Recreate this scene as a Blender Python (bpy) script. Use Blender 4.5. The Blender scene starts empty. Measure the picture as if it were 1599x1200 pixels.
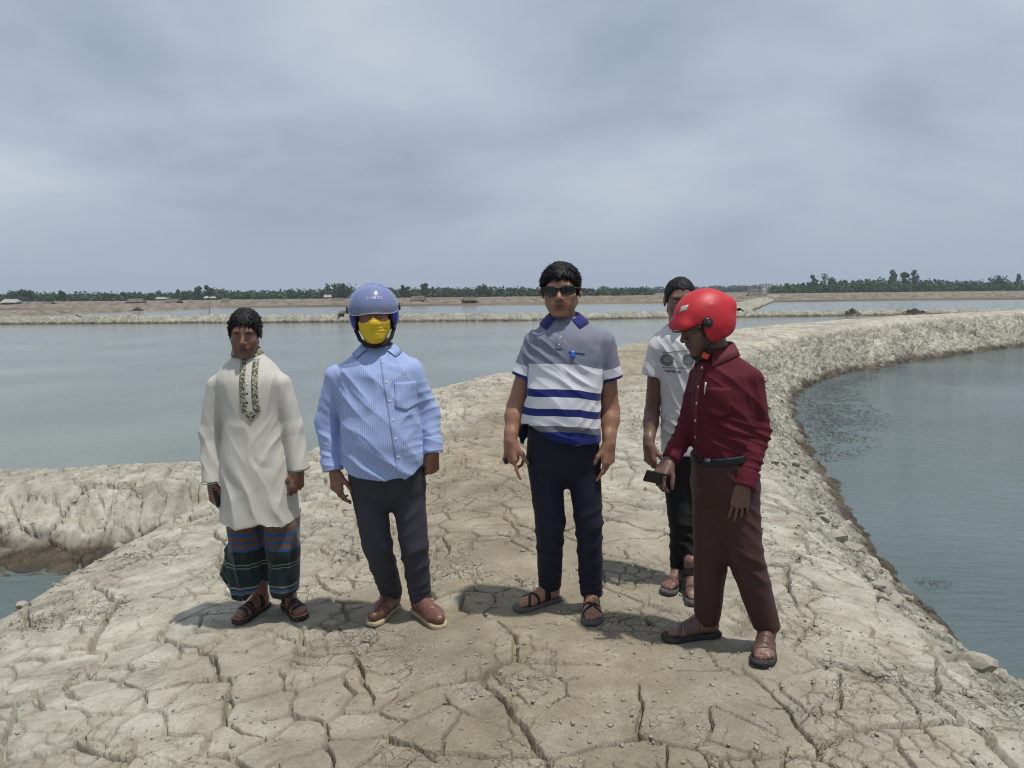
import bpy, bmesh, math, random
import numpy as np
from mathutils import Vector, Matrix
from mathutils.bvhtree import BVHTree

scene = bpy.context.scene
col = scene.collection
R = math.radians

# ------------------------------------------------------------------ camera
F_PX, PITCH, ROLL, EYE = 1185.0, R(6.9), R(0.62), 1.60
cam_data = bpy.data.cameras.new('camera')
cam_data.sensor_fit = 'HORIZONTAL'; cam_data.sensor_width = 36.0
cam_data.lens = 36.0 * F_PX / 1599.0
cam_data.clip_start = 0.05; cam_data.clip_end = 20000
cam = bpy.data.objects.new('camera', cam_data); col.objects.link(cam)
cam.matrix_world = (Matrix.Translation((0, 0, EYE)) @ Matrix.Rotation(R(90) - PITCH, 4, 'X')
                    @ Matrix.Rotation(-ROLL, 4, 'Z'))
scene.camera = cam

# ------------------------------------------------------------------ light
SUN_AZ, SUN_EL = R(122), R(73)        # azimuth clockwise from +Y: right of and a little behind the camera
sun_dir = Vector((math.sin(SUN_AZ) * math.cos(SUN_EL), math.cos(SUN_AZ) * math.cos(SUN_EL), math.sin(SUN_EL)))
sd = bpy.data.lights.new('sun', 'SUN'); sd.energy = 3.3; sd.angle = R(1.6); sd.color = (1.0, 0.955, 0.88)
sun = bpy.data.objects.new('sun', sd); col.objects.link(sun)
sun.rotation_euler = (-sun_dir).to_track_quat('-Z', 'Y').to_euler(); sun.location = (0, 0, 40)

world = bpy.data.worlds.new('World'); scene.world = world; world.use_nodes = True
SKY_STRENGTH = 0.1
def build_sky():
    nt = world.node_tree; nt.nodes.clear(); N = nt.nodes.new; L = nt.links.new
    out = N('ShaderNodeOutputWorld'); bg = N('ShaderNodeBackground'); bg.inputs['Strength'].default_value = SKY_STRENGTH
    sky = N('ShaderNodeTexSky'); sky.sky_type = 'NISHITA'; sky.sun_disc = False
    sky.sun_elevation = SUN_EL; sky.sun_rotation = SUN_AZ; sky.dust_density = 3.0; sky.air_density = 1.0
    tc = N('ShaderNodeTexCoord'); sep = N('ShaderNodeSeparateXYZ'); L(tc.outputs['Generated'], sep.inputs[0])
    # flat cloud deck: direction divided by its height above the horizon
    mx = N('ShaderNodeMath'); mx.operation = 'MAXIMUM'; mx.inputs[1].default_value = 0.0; L(sep.outputs['Z'], mx.inputs[0])
    ad = N('ShaderNodeMath'); ad.operation = 'ADD'; ad.inputs[1].default_value = 0.42; L(mx.outputs[0], ad.inputs[0])
    dv = N('ShaderNodeVectorMath'); dv.operation = 'DIVIDE'
    cb = N('ShaderNodeCombineXYZ'); L(ad.outputs[0], cb.inputs[0]); L(ad.outputs[0], cb.inputs[1]); cb.inputs[2].default_value = 1
    L(tc.outputs['Generated'], dv.inputs[0]); L(cb.outputs[0], dv.inputs[1])
    mp = N('ShaderNodeMapping'); mp.inputs['Location'].default_value = (3.1, 5.67, 0.93); mp.inputs['Scale'].default_value = (1.25, 1.5, 0.35)
    L(dv.outputs[0], mp.inputs[0])
    n1 = N('ShaderNodeTexNoise'); n1.inputs['Scale'].default_value = 0.95; n1.inputs['Detail'].default_value = 4; n1.inputs['Roughness'].default_value = 0.5
    n1.inputs['Distortion'].default_value = 0.25
    L(mp.outputs[0], n1.inputs['Vector'])
    n2 = N('ShaderNodeTexNoise'); n2.inputs['Scale'].default_value = 2.2; n2.inputs['Detail'].default_value = 6; n2.inputs['Roughness'].default_value = 0.55
    L(mp.outputs[0], n2.inputs['Vector'])
    mixn = N('ShaderNodeMath'); mixn.operation = 'MULTIPLY_ADD'; mixn.inputs[1].default_value = 0.30
    L(n2.outputs['Fac'], mixn.inputs[0]); L(n1.outputs['Fac'], mixn.inputs[2])
    cr = N('ShaderNodeValToRGB'); e = cr.color_ramp.elements
    s = 1.0 / SKY_STRENGTH
    e[0].position = 0.48; e[0].color = (0.300 * s, 0.362 * s, 0.462 * s, 1)
    e[1].position = 0.80; e[1].color = (0.545 * s, 0.597 * s, 0.670 * s, 1)
    m = cr.color_ramp.elements.new(0.62); m.color = (0.405 * s, 0.470 * s, 0.575 * s, 1)
    L(mixn.outputs[0], cr.inputs[0])
    # near the horizon the deck dissolves in even haze
    hz = N('ShaderNodeMapRange'); hz.inputs['From Min'].default_value = 0.0; hz.inputs['From Max'].default_value = 0.16
    hz.inputs['To Min'].default_value = 1.0; hz.inputs['To Max'].default_value = 0.0; hz.interpolation_type = 'SMOOTHSTEP'
    L(sep.outputs['Z'], hz.inputs['Value'])
    mh = N('ShaderNodeMix'); mh.data_type = 'RGBA'; mh.inputs['B'].default_value = (0.375 * s, 0.450 * s, 0.560 * s, 1)
    L(hz.outputs[0], mh.inputs['Factor']); L(cr.outputs['Color'], mh.inputs['A'])
    ms = N('ShaderNodeMix'); ms.data_type = 'RGBA'; ms.inputs['Factor'].default_value = 0.9
    L(sky.outputs['Color'], ms.inputs['A']); L(mh.outputs['Result'], ms.inputs['B'])
    L(ms.outputs['Result'], bg.inputs['Color']); L(bg.outputs[0], out.inputs['Surface'])
build_sky()
vs = scene.view_settings
vs.view_transform = 'Standard'; vs.look = 'None'; vs.exposure = 0.10; vs.gamma = 1.0; vs.use_curve_mapping = False
scene.cycles.use_denoising = True
scene.cycles.max_bounces = 6; scene.cycles.transparent_max_bounces = 12
scene.cycles.volume_bounces = 0
scene.cycles.filter_width = 1.15

# ------------------------------------------------------------------ helpers
def tag(o, label=None, cat=None, group=None, kind=None):
    if label: o['label'] = label
    if cat: o['category'] = cat
    if group: o['group'] = group
    if kind: o['kind'] = kind
    return o

def add_obj(name, data, parent=None, loc=None):
    o = bpy.data.objects.new(name, data); col.objects.link(o)
    if parent: o.parent = parent
    if loc is not None: o.location = loc
    return o

def empty(name, loc, rz=0):
    o = add_obj(name, None, None, loc); o.rotation_euler = (0, 0, rz); o.empty_display_size = 0.1
    return o

def np_mesh(name, V, Fq, mat=None, smooth=True):
    """V (n,3); Fq (m,4) or (m,3) int array"""
    V = np.ascontiguousarray(V, dtype=np.float32); Fq = np.ascontiguousarray(Fq, dtype=np.int32)
    me = bpy.data.meshes.new(name); k = Fq.shape[1]
    me.vertices.add(len(V)); me.vertices.foreach_set('co', V.ravel())
    me.loops.add(Fq.size); me.loops.foreach_set('vertex_index', Fq.ravel())
    me.polygons.add(len(Fq)); me.polygons.foreach_set('loop_start', np.arange(0, Fq.size, k, dtype=np.int32))
    me.polygons.foreach_set('loop_total', np.full(len(Fq), k, dtype=np.int32))
    me.update(calc_edges=True)
    if smooth: me.polygons.foreach_set('use_smooth', np.ones(len(Fq), dtype=bool))
    if mat: me.materials.append(mat)
    return me

def set_attr(me, name, arr):
    a = me.attributes.new(name, 'FLOAT', 'POINT'); a.data.foreach_set('value', np.ascontiguousarray(arr, dtype=np.float32))

class MB:
    """collects boxes, tubes and loose polygons into one mesh"""
    def __init__(self): self.v = []; self.f = []
    def poly(self, pts):
        n = len(self.v); self.v += [tuple(p) for p in pts]; self.f.append(list(range(n, n + len(pts))))
    def box(self, c, s, rz=0, taper=1.0):
        n = len(self.v); cr, sr = math.cos(rz), math.sin(rz)
        for dz in (-1, 1):
            k = taper if dz > 0 else 1.0
            for dx, dy in ((-1, -1), (1, -1), (1, 1), (-1, 1)):
                x, y = dx * s[0] / 2 * k, dy * s[1] / 2 * k
                self.v.append((c[0] + x * cr - y * sr, c[1] + x * sr + y * cr, c[2] + dz * s[2] / 2))
        self.f += [[n + 3, n + 2, n + 1, n], [n + 4, n + 5, n + 6, n + 7]] + [[n + i, n + (i + 1) % 4, n + 4 + (i + 1) % 4, n + 4 + i] for i in range(4)]
    def tube(self, pts, rad, seg=8, cap=True):
        n = len(self.v); pts = [Vector(p) for p in pts]; m = len(pts)
        if not hasattr(rad, '__len__'): rad = [rad] * m
        for i, p in enumerate(pts):
            t = (pts[min(i + 1, m - 1)] - pts[max(i - 1, 0)]).normalized()
            a = t.orthogonal().normalized() if i == 0 else (a - t * a.dot(t)).normalized()
            b = t.cross(a)
            for k in range(seg):
                w = 2 * math.pi * k / seg
                self.v.append(tuple(p + (a * math.cos(w) + b * math.sin(w)) * rad[i]))
        for i in range(m - 1):
            for k in range(seg):
                self.f.append([n + i * seg + k, n + i * seg + (k + 1) % seg, n + (i + 1) * seg + (k + 1) % seg, n + (i + 1) * seg + k])
        if cap:
            self.f.append([n + k for k in range(seg)][::-1]); self.f.append([n + (m - 1) * seg + k for k in range(seg)])
    def mesh(self, name, mat, smooth=False):
        me = bpy.data.meshes.new(name); me.from_pydata(self.v, [], self.f); me.update()
        if smooth:
            for p in me.polygons: p.use_smooth = True
        if mat: me.materials.append(mat)
        return me
    def build(self, name, mat, parent=None, smooth=False, loc=None):
        return add_obj(name, self.mesh(name, mat, smooth), parent, loc)

# --- numpy noise
def _h(ix, iy, iz, seed):
    with np.errstate(over='ignore'):
        h = (ix.astype(np.uint32) * np.uint32(374761393)) ^ (iy.astype(np.uint32) * np.uint32(668265263)) ^ (iz.astype(np.uint32) * np.uint32(2147483647 - 5)) ^ np.uint32((seed * 2654435761) & 0xffffffff)
        h = (h ^ (h >> np.uint32(13))) * np.uint32(1274126177); h ^= h >> np.uint32(16); h *= np.uint32(2246822519); h ^= h >> np.uint32(13)
    return (h & np.uint32(0xffffff)).astype(np.float32) / np.float32(0xffffff)

def noise2(x, y, seed=0):
    ix = np.floor(x).astype(np.int64); iy = np.floor(y).astype(np.int64); fx = (x - ix).astype(np.float32); fy = (y - iy).astype(np.float32)
    fx = fx * fx * (3 - 2 * fx); fy = fy * fy * (3 - 2 * fy); z = np.zeros_like(ix)
    a = _h(ix, iy, z, seed); b = _h(ix + 1, iy, z, seed); c = _h(ix, iy + 1, z, seed); d = _h(ix + 1, iy + 1, z, seed)
    return (a + (b - a) * fx) * (1 - fy) + (c + (d - c) * fx) * fy
def fbm2(x, y, oct=4, seed=0):
    s = 0; a = 0.5; t = 0
    for i in range(oct):
        s = s + a * noise2(x * 2 ** i + 17.3 * i, y * 2 ** i - 9.1 * i, seed + i); t += a; a *= 0.5
    return s / t
def noise3(P, seed=0):
    I = np.floor(P).astype(np.int64); f = (P - I).astype(np.float32); f = f * f * (3 - 2 * f)
    r = 0
    for dx in (0, 1):
        wx = f[:, 0] if dx else 1 - f[:, 0]
        for dy in (0, 1):
            wy = f[:, 1] if dy else 1 - f[:, 1]
            for dz in (0, 1):
                wz = f[:, 2] if dz else 1 - f[:, 2]
                r = r + wx * wy * wz * _h(I[:, 0] + dx, I[:, 1] + dy, I[:, 2] + dz, seed)
    return r
def voro(x, y, size, seed, jit=0.85):
    """warped-grid Voronoi: distance to the cell border (m), cell hash id, two random numbers of the cell, offset from its centre"""
    gx, gy = x / size, y / size; ix = np.floor(gx).astype(np.int64); iy = np.floor(gy).astype(np.int64); z = np.zeros_like(ix)
    best = np.full(x.shape, 9.0, np.float32); mx = np.zeros_like(best); my = np.zeros_like(best); cx = np.zeros_like(ix); cy = np.zeros_like(ix)
    for dx in (-1, 0, 1):
        for dy in (-1, 0, 1):
            px = (ix + dx + 0.5 + jit * (_h(ix + dx, iy + dy, z, seed) - 0.5) - gx).astype(np.float32)
            py = (iy + dy + 0.5 + jit * (_h(ix + dx, iy + dy, z, seed + 57) - 0.5) - gy).astype(np.float32)
            d = px * px + py * py; m = d < best
            best = np.where(m, d, best); mx = np.where(m, px, mx); my = np.where(m, py, my); cx = np.where(m, ix + dx, cx); cy = np.where(m, iy + dy, cy)
    e = np.full(x.shape, 9.0, np.float32)
    for dx in (-2, -1, 0, 1, 2):
        for dy in (-2, -1, 0, 1, 2):
            if dx == 0 and dy == 0: continue
            jx, jy = cx + dx, cy + dy
            px = (jx + 0.5 + jit * (_h(jx, jy, z, seed) - 0.5) - gx).astype(np.float32); py = (jy + 0.5 + jit * (_h(jx, jy, z, seed + 57) - 0.5) - gy).astype(np.float32)
            ddx, ddy = px - mx, py - my; ln = np.sqrt(ddx * ddx + ddy * ddy) + 1e-6
            e = np.minimum(e, (0.5 * (mx + px) * ddx + 0.5 * (my + py) * ddy) / ln)
    return e * size, cx * 100003 + cy, _h(cx, cy, z, seed + 11), _h(cx, cy, z, seed + 23), -mx * size, -my * size
def sstep(a, b, x):
    t = np.clip((x - a) / (b - a), 0, 1); return t * t * (3 - 2 * t)

# --- materials
MATS = {}
def new_mat(name):
    m = bpy.data.materials.new(name); m.use_nodes = True; nt = m.node_tree
    return m, nt, nt.nodes['Principled BSDF'], nt.nodes.new, nt.links.new
def simple_mat(name, color, rough=0.7, noise=0.12, scale=30.0, bump=0.0, bump_scale=200.0, metallic=0.0, spec=0.5):
    """one real colour with a little procedural variation"""
    if name in MATS: return MATS[name]
    m, nt, b, N, L = new_mat(name)
    tc = N('ShaderNodeTexCoord'); n = N('ShaderNodeTexNoise'); n.inputs['Scale'].default_value = scale; n.inputs['Detail'].default_value = 4
    L(tc.outputs['Object'], n.inputs['Vector'])
    mr = N('ShaderNodeMapRange'); mr.inputs['From Min'].default_value = 0.3; mr.inputs['From Max'].default_value = 0.7
    mr.inputs['To Min'].default_value = 1 - noise; mr.inputs['To Max'].default_value = 1 + noise; L(n.outputs['Fac'], mr.inputs['Value'])
    vm = N('ShaderNodeVectorMath'); vm.operation = 'SCALE'; vm.inputs[0].default_value = color; L(mr.outputs[0], vm.inputs['Scale'])
    L(vm.outputs[0], b.inputs['Base Color'])
    b.inputs['Roughness'].default_value = rough; b.inputs['Metallic'].default_value = metallic; b.inputs['Specular IOR Level'].default_value = spec
    if bump:
        n2 = N('ShaderNodeTexNoise'); n2.inputs['Scale'].default_value = bump_scale; n2.inputs['Detail'].default_value = 3; L(tc.outputs['Object'], n2.inputs['Vector'])
        bp = N('ShaderNodeBump'); bp.inputs['Strength'].default_value = bump; bp.inputs['Distance'].default_value = 0.002; L(n2.outputs['Fac'], bp.inputs['Height']); L(bp.outputs[0], b.inputs['Normal'])
    MATS[name] = m
    return m

def mud_material():
    m, nt, b, N, L = new_mat('dried_mud')
    geo = N('ShaderNodeNewGeometry'); sep = N('ShaderNodeSeparateXYZ'); L(geo.outputs['Position'], sep.inputs[0])
    def noise(scale, detail=6, rough=0.6):
        n = N('ShaderNodeTexNoise'); n.inputs['Scale'].default_value = scale; n.inputs['Detail'].default_value = detail; n.inputs['Roughness'].default_value = rough
        L(geo.outputs['Position'], n.inputs['Vector']); return n
    def ramp(src, stops):
        r = N('ShaderNodeValToRGB'); e = r.color_ramp.elements
        e[0].position, e[0].color = stops[0][0], (*stops[0][1], 1); e[1].position, e[1].color = stops[-1][0], (*stops[-1][1], 1)
        for p, c in stops[1:-1]: e.new(p).color = (*c, 1)
        L(src, r.inputs[0]); return r
    crust = ramp(noise(5.5, 8, 0.68).outputs['Fac'], [(0.30, (0.245, 0.216, 0.168)), (0.47, (0.372, 0.342, 0.278)), (0.62, (0.480, 0.456, 0.392))])
    trod = ramp(noise(3.2, 9, 0.7).outputs['Fac'], [(0.30, (0.205, 0.170, 0.120)), (0.5, (0.290, 0.247, 0.182)), (0.66, (0.385, 0.342, 0.268))])
    at = N('ShaderNodeAttribute'); at.attribute_name = 'trod'
    mix = N('ShaderNodeMix'); mix.data_type = 'RGBA'; L(at.outputs['Fac'], mix.inputs['Factor']); L(crust.outputs[0], mix.inputs['A']); L(trod.outputs[0], mix.inputs['B'])
    # salt-grey rubble of the flanks
    at2 = N('ShaderNodeAttribute'); at2.attribute_name = 'flank'
    fl = ramp(noise(9, 7, 0.7).outputs['Fac'], [(0.34, (0.125, 0.112, 0.088)), (0.5, (0.31, 0.293, 0.245)), (0.64, (0.475, 0.462, 0.41))])
    mix2 = N('ShaderNodeMix'); mix2.data_type = 'RGBA'; L(at2.outputs['Fac'], mix2.inputs['Factor']); L(mix.outputs['Result'], mix2.inputs['A']); L(fl.outputs[0], mix2.inputs['B'])
    # wet foot above the waterline
    wn = noise(2.3, 5, 0.6); ma = N('ShaderNodeMath'); ma.operation = 'MULTIPLY_ADD'; ma.inputs[1].default_value = -0.5; L(wn.outputs['Fac'], ma.inputs[0]); L(sep.outputs['Z'], ma.inputs[2])
    wet = N('ShaderNodeMapRange'); wet.inputs['From Min'].default_value = -1.06; wet.inputs['From Max'].default_value = -0.90; wet.inputs['To Min'].default_value = 1; wet.inputs['To Max'].default_value = 0
    L(ma.outputs[0], wet.inputs['Value'])
    wc = ramp(noise(4, 4).outputs['Fac'], [(0.35, (0.040, 0.034, 0.026)), (0.65, (0.105, 0.080, 0.052))])
    mix3 = N('ShaderNodeMix'); mix3.data_type = 'RGBA'; L(wet.outputs[0], mix3.inputs['Factor']); L(mix2.outputs['Result'], mix3.inputs['A']); L(wc.outputs[0], mix3.inputs['B'])
    st = N('ShaderNodeMapRange'); st.inputs['From Min'].default_value = 0.36; st.inputs['From Max'].default_value = 0.64; st.inputs['To Min'].default_value = 0.80; st.inputs['To Max'].default_value = 1.10; L(noise(0.9, 5, 0.62).outputs['Fac'], st.inputs['Value'])
    gr = N('ShaderNodeMapRange'); gr.inputs['From Min'].default_value = 0.3; gr.inputs['From Max'].default_value = 0.7; gr.inputs['To Min'].default_value = 0.84; gr.inputs['To Max'].default_value = 1.16; L(noise(75, 4, 0.7).outputs['Fac'], gr.inputs['Value'])
    mm = N('ShaderNodeMath'); mm.operation = 'MULTIPLY'; L(st.outputs[0], mm.inputs[0]); L(gr.outputs[0], mm.inputs[1])
    sc_ = N('ShaderNodeVectorMath'); sc_.operation = 'SCALE'; L(mix3.outputs['Result'], sc_.inputs[0]); L(mm.outputs[0], sc_.inputs['Scale']); tn = N('ShaderNodeVectorMath'); tn.operation = 'MULTIPLY'; L(sc_.outputs[0], tn.inputs[0]); tn.inputs[1].default_value = (0.985, 1.0, 0.985)
    L(tn.outputs[0], b.inputs['Base Color'])
    rr = N('ShaderNodeMapRange'); rr.inputs['To Min'].default_value = 0.95; rr.inputs['To Max'].default_value = 0.5; L(wet.outputs[0], rr.inputs['Value']); L(rr.outputs[0], b.inputs['Roughness'])
    b.inputs['Specular IOR Level'].default_value = 0.25
    b1 = N('ShaderNodeBump'); b1.inputs['Strength'].default_value = 0.75; b1.inputs['Distance'].default_value = 0.014; L(noise(42, 8, 0.72).outputs['Fac'], b1.inputs['Height'])
    b2 = N('ShaderNodeBump'); b2.inputs['Strength'].default_value = 0.6; b2.inputs['Distance'].default_value = 0.004; L(noise(190, 4, 0.6).outputs['Fac'], b2.inputs['Height']); L(b1.outputs[0], b2.inputs['Normal'])
    # hairline cracks as fine relief
    nz = noise(7, 3); mv = N('ShaderNodeVectorMath'); mv.operation = 'MULTIPLY_ADD'; L(nz.outputs['Color'], mv.inputs[0]); mv.inputs[1].default_value = (0.09, 0.09, 0.09); L(geo.outputs['Position'], mv.inputs[2])
    prev = b2; msk = N('ShaderNodeMapRange'); msk.inputs['From Min'].default_value = 0.47; msk.inputs['From Max'].default_value = 0.62; msk.inputs['To Max'].default_value = 0.8; L(noise(1.6, 4).outputs['Fac'], msk.inputs['Value'])
    for sc, wd, ds in ((7.5, 0.05, 0.022), (19.0, 0.07, 0.009)):
        vo = N('ShaderNodeTexVoronoi'); vo.feature = 'DISTANCE_TO_EDGE'; vo.inputs['Scale'].default_value = sc; L(mv.outputs[0], vo.inputs['Vector'])
        cl = N('ShaderNodeMapRange'); cl.inputs['From Max'].default_value = wd; L(vo.outputs['Distance'], cl.inputs['Value'])
        bb = N('ShaderNodeBump'); L(msk.outputs[0], bb.inputs['Strength']); bb.inputs['Distance'].default_value = ds; L(cl.outputs[0], bb.inputs['Height']); L(prev.outputs[0], bb.inputs['Normal']); prev = bb
    L(prev.outputs[0], b.inputs['Normal'])
    return m
MUD = mud_material()

# ------------------------------------------------------------------ embankment
WATER_Z = -0.9
LEFT = np.array([(-2.8, -3), (-2.9, 0), (-2.95, 3), (-3.0, 5.2), (-2.75, 6.9), (-2.3, 8.9), (-1.75, 10.8), (-1.3, 13.0), (0.1, 15.6), (2.2, 19.2), (5.0, 23.3), (9.5, 27.4), (15.6, 31.6), (24.0, 36.8), (36, 44)], float)
RIGHT = np.array([(1.9, -3), (1.9, 0), (1.88, 3), (1.95, 5), (2.3, 7), (2.8, 9.3), (3.4, 11.5), (4.0, 13.8), (4.65, 16.2), (5.9, 19), (8.3, 22.6), (11.4, 25.6), (16.4, 30.0), (24.2, 35.4), (36.6, 42.8)], float)
POLY = np.vstack([LEFT, RIGHT[::-1]])
FEET = []                                       # filled by the people; the mud is trodden level under each foot

def seg_dist(x, y, pts):
    best = np.full(x.shape, 1e9, np.float32)
    for (ax, ay), (bx, by) in zip(pts[:-1], pts[1:]):
        dx, dy = bx - ax, by - ay; t = np.clip(((x - ax) * dx + (y - ay) * dy) / (dx * dx + dy * dy), 0, 1)
        best = np.minimum(best, np.hypot(x - ax - t * dx, y - ay - t * dy))
    return best
def inside(x, y, poly):
    c = np.zeros(x.shape, bool); n = len(poly)
    for i in range(n):
        ax, ay = poly[i]; bx, by = poly[(i + 1) % n]
        if ay == by: continue
        c ^= ((ay > y) != (by > y)) & (x < (bx - ax) * (y - ay) / (by - ay) + ax)
    return c
def terrain_base(x, y):
    """smooth shape of the embankment and its side bank: height, distance outside the crown"""
    x = np.asarray(x, np.float32); y = np.asarray(y, np.float32)
    dl, dr = seg_dist(x, y, LEFT), seg_dist(x, y, RIGHT)
    ins = inside(x, y, POLY)
    d = np.where(ins, 0, np.minimum(dl, dr)); dl_side = dl < dr
    zc = np.interp(y, [-5, 10, 16, 20, 26, 31, 60], [0, 0.0, 0.07, 0.17, 0.34, 0.46, 0.5]).astype(np.float32)
    fade = 1 - sstep(8, 13, y)
    zc = zc - 0.088 * np.maximum(0, -0.3 - x) * fade - 0.02 * np.maximum(0, x - 1.0) * fade
    ed = np.where(ins, np.minimum(dl, dr), 0)
    zc = zc - 0.05 * (1 - sstep(0, 0.35, ed))
    far = sstep(10, 30, y)
    slope = np.where(dl_side, 0.78, 0.74 + 0.16 * far)
    wob = 1 + 0.35 * (fbm2(x * 0.9 + 5, y * 0.9, 3, 71) - 0.5)
    z = zc - slope * wob * (np.sqrt(d * d + 0.02) - 0.1414)
    # side bank running off to the left
    bl = np.array([(-2.6, 8.05), (-6, 8.25), (-11, 8.7), (-22, 10.2)], float)
    bd = seg_dist(x, y, bl); bz = -0.33 + 0.03 * np.sin(x * 1.3) - 0.95 * np.maximum(0, bd - 0.42 + 0.25 * (noise2(x * 0.7, y * 0.7, 33) - 0.5))
    bz = np.maximum(bz, np.where(y < 8.2, -0.79 - 0.15 * (bd - 0.85) - 0.03 * noise2(x * 2, y * 2, 8), -9))
    k = 0.08; h = np.clip(0.5 + 0.5 * (z - bz) / k, 0, 1); zz = bz + (z - bz) * h + k * h * (1 - h)
    dd = np.minimum(d, np.where(bz > z, 0.25, 9))
    return np.maximum(zz, -1.5), np.where(bz > z, np.minimum(d, 0.07), d)

def terrain_full(x, y):
    z, d = terrain_base(x, y)
    wx = x + 0.16 * (fbm2(x * 2.3, y * 2.3, 3, 1) - 0.5) + 0.035 * (fbm2(x * 14, y * 14, 3, 2) - 0.5)
    wy = y + 0.16 * (fbm2(x * 2.3, y * 2.3, 3, 3) - 0.5) + 0.035 * (fbm2(x * 14, y * 14, 3, 4) - 0.5)
    flank = sstep(0.02, 0.3, d)
    cx = np.interp(y, [0, 3, 7, 12, 20], [0.15, 0.1, -0.25, 0.7, 4.2]); trod = np.exp(-((x - cx) / np.interp(y, [0, 4, 8, 14, 22], [1.5, 1.15, 0.75, 0.9, 1.2])) ** 2)
    trod = np.clip(trod * (0.75 + 0.95 * fbm2(x * 1.1, y * 1.1, 4, 9)), 0, 1) * (1 - flank)
    left = sstep(-0.4, -1.6, x) * (1 - 0.7 * sstep(9, 14, y))
    e1, id1, r1, q1, ox, oy = voro(wx, wy, 0.52, 5)
    e2, id2, r2, q2, _, _ = voro(wx * 1.0 + 3.7, wy, 0.23, 6)
    e3, id3, r3, q3, _, _ = voro(wx + 0.6 * (e2 > 0), wy, 0.085, 7)
    amp = 1 - flank
    den = fbm2(x * 0.8 + 40, y * 0.8, 3, 12)                       # where cracks open and where they close up
    w1 = 0.0098 * np.clip(2.6 * noise2(x * 1.9, y * 1.9, 13) - 0.35 + 0.75 * left - 0.35 * trod, 0.12, 1.5) + 0.0015 * np.maximum(y - 4, 0) ** 0.8
    w2 = 0.0078 * np.clip(2.8 * noise2(x * 2.7, y * 2.7, 14) - 0.75 + 0.55 * left - 0.35 * trod + 0.5 * sstep(5, 9, y), 0.0, 1.3) + 0.0008 * np.maximum(y - 4, 0) ** 0.8
    w3 = 0.0048 * np.clip(3.4 * noise2(x * 2.2, y * 2.2, 15) - 1.7 + 0.4 * left + 0.4 * sstep(4.5, 8, y), 0.0, 1.0)
    res = 0.0009 * np.hypot(x, y)
    def crack(e, w, depth): w = np.where(w < res, 0, w); return -depth * np.where(w > 4e-4, sstep(0, 1, np.clip((1.15 - e / np.maximum(w, 4e-4)) / 0.45, 0, 1)), 0)
    c = np.minimum(np.minimum(crack(e1, w1, 0.065 - 0.02 * trod), crack(e2, w2, 0.04)), crack(e3, w3, 0.02))
    rim = -0.005 * np.exp(-e1 / 0.014) * np.clip(w1 / 0.014, 0, 1) - 0.003 * np.exp(-e2 / 0.008) * np.clip(w2 / 0.008, 0, 1)
    plate = (r1 - 0.5) * 0.012 + ((q1 - 0.5) * ox + (r1 - 0.5) * oy) * 0.045 + (r2 - 0.5) * 0.007 * np.clip(w2 / 0.006, 0, 1)
    plate = plate * (1 - 0.65 * trod)
    und = 0.065 * (fbm2(x * 1.0, y * 1.0, 3, 21) - 0.5) + 0.016 * (fbm2(x * 4.5, y * 4.5, 4, 22) - 0.5) + 0.009 * (np.abs(2 * fbm2(x * 11, y * 11, 4, 23) - 1) - 0.2)
    rut = -0.05 * np.exp(-((x - np.interp(y, [0, 3.6, 8, 14], [-0.4, -0.55, -0.75, 0.1])) / 0.13) ** 2) - 0.06 * np.exp(-((x - np.interp(y, [0, 4.5, 8, 14], [1.15, 1.0, 0.75, 1.5])) / 0.14) ** 2)
    rut = rut * np.clip(1.7 * noise2(x * 0.4, y * 1.1, 25) - 0.25, 0, 1)
    crown = c + rim + plate + und + rut
    # flanks: tipped clods with gaps between them, dragged a little down the slope
    sz = 0.15
    f1, _, a1, b1, fx, fy = voro(wx + 0.35 * wy, wy * 0.85, sz, 31)
    f2, _, a2, b2, gx, gy = voro(wx * 1.3, wy, 0.062, 32)
    near = sstep(0.0, 0.9, d)
    gap = lambda e_, w_: sstep(0, 1, np.clip((1.1 - e_ / w_) / 0.6, 0, 1))
    rub = (a1 - 0.5) * 0.055 + ((b1 - 0.5) * fx + (a1 - 0.4) * fy) * 0.42 - 0.075 * gap(f1, 0.010 + 0.0006 * y) + (a2 - 0.5) * 0.020 + ((b2 - 0.5) * gx + (a2 - 0.5) * gy) * 0.40 - 0.022 * gap(f2, 0.0055)
    g1, _, ga, gb, hx, hy = voro(wx + 0.5 * wy, wy * 0.8, 0.34, 35); farr = sstep(8, 14, y)
    big = (ga - 0.5) * 0.15 + ((gb - 0.5) * hx + (ga - 0.4) * hy) * 0.5 - 0.17 * gap(g1, 0.018 + 0.0018 * y)
    rub = rub * (1 - 0.4 * farr) + big * farr
    rub = rub * (0.45 + 0.85 * fbm2(x * 0.9, y * 0.9, 3, 41)) + 0.09 * (fbm2(x * 2.2, y * 2.2, 4, 42) - 0.5)
    side = (x < np.interp(y, [0, 6, 14, 30], [-1, -1, 1, 12]))
    rub = np.where(side & (y < 7.2), rub * 0.55, rub)
    disp = crown * amp + (rub + 0.6 * c * (1 - near)) * flank
    for fx_, fy_ in FEET:
        disp = disp * (1 - 0.93 * np.exp(-(((x - fx_) ** 2 + (y - fy_) ** 2) / 0.17 ** 2) ** 2))
    wm = sstep(-0.55, -0.85, z)
    return z, disp * (1 - 0.35 * wm), trod, flank, id1, d

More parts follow.
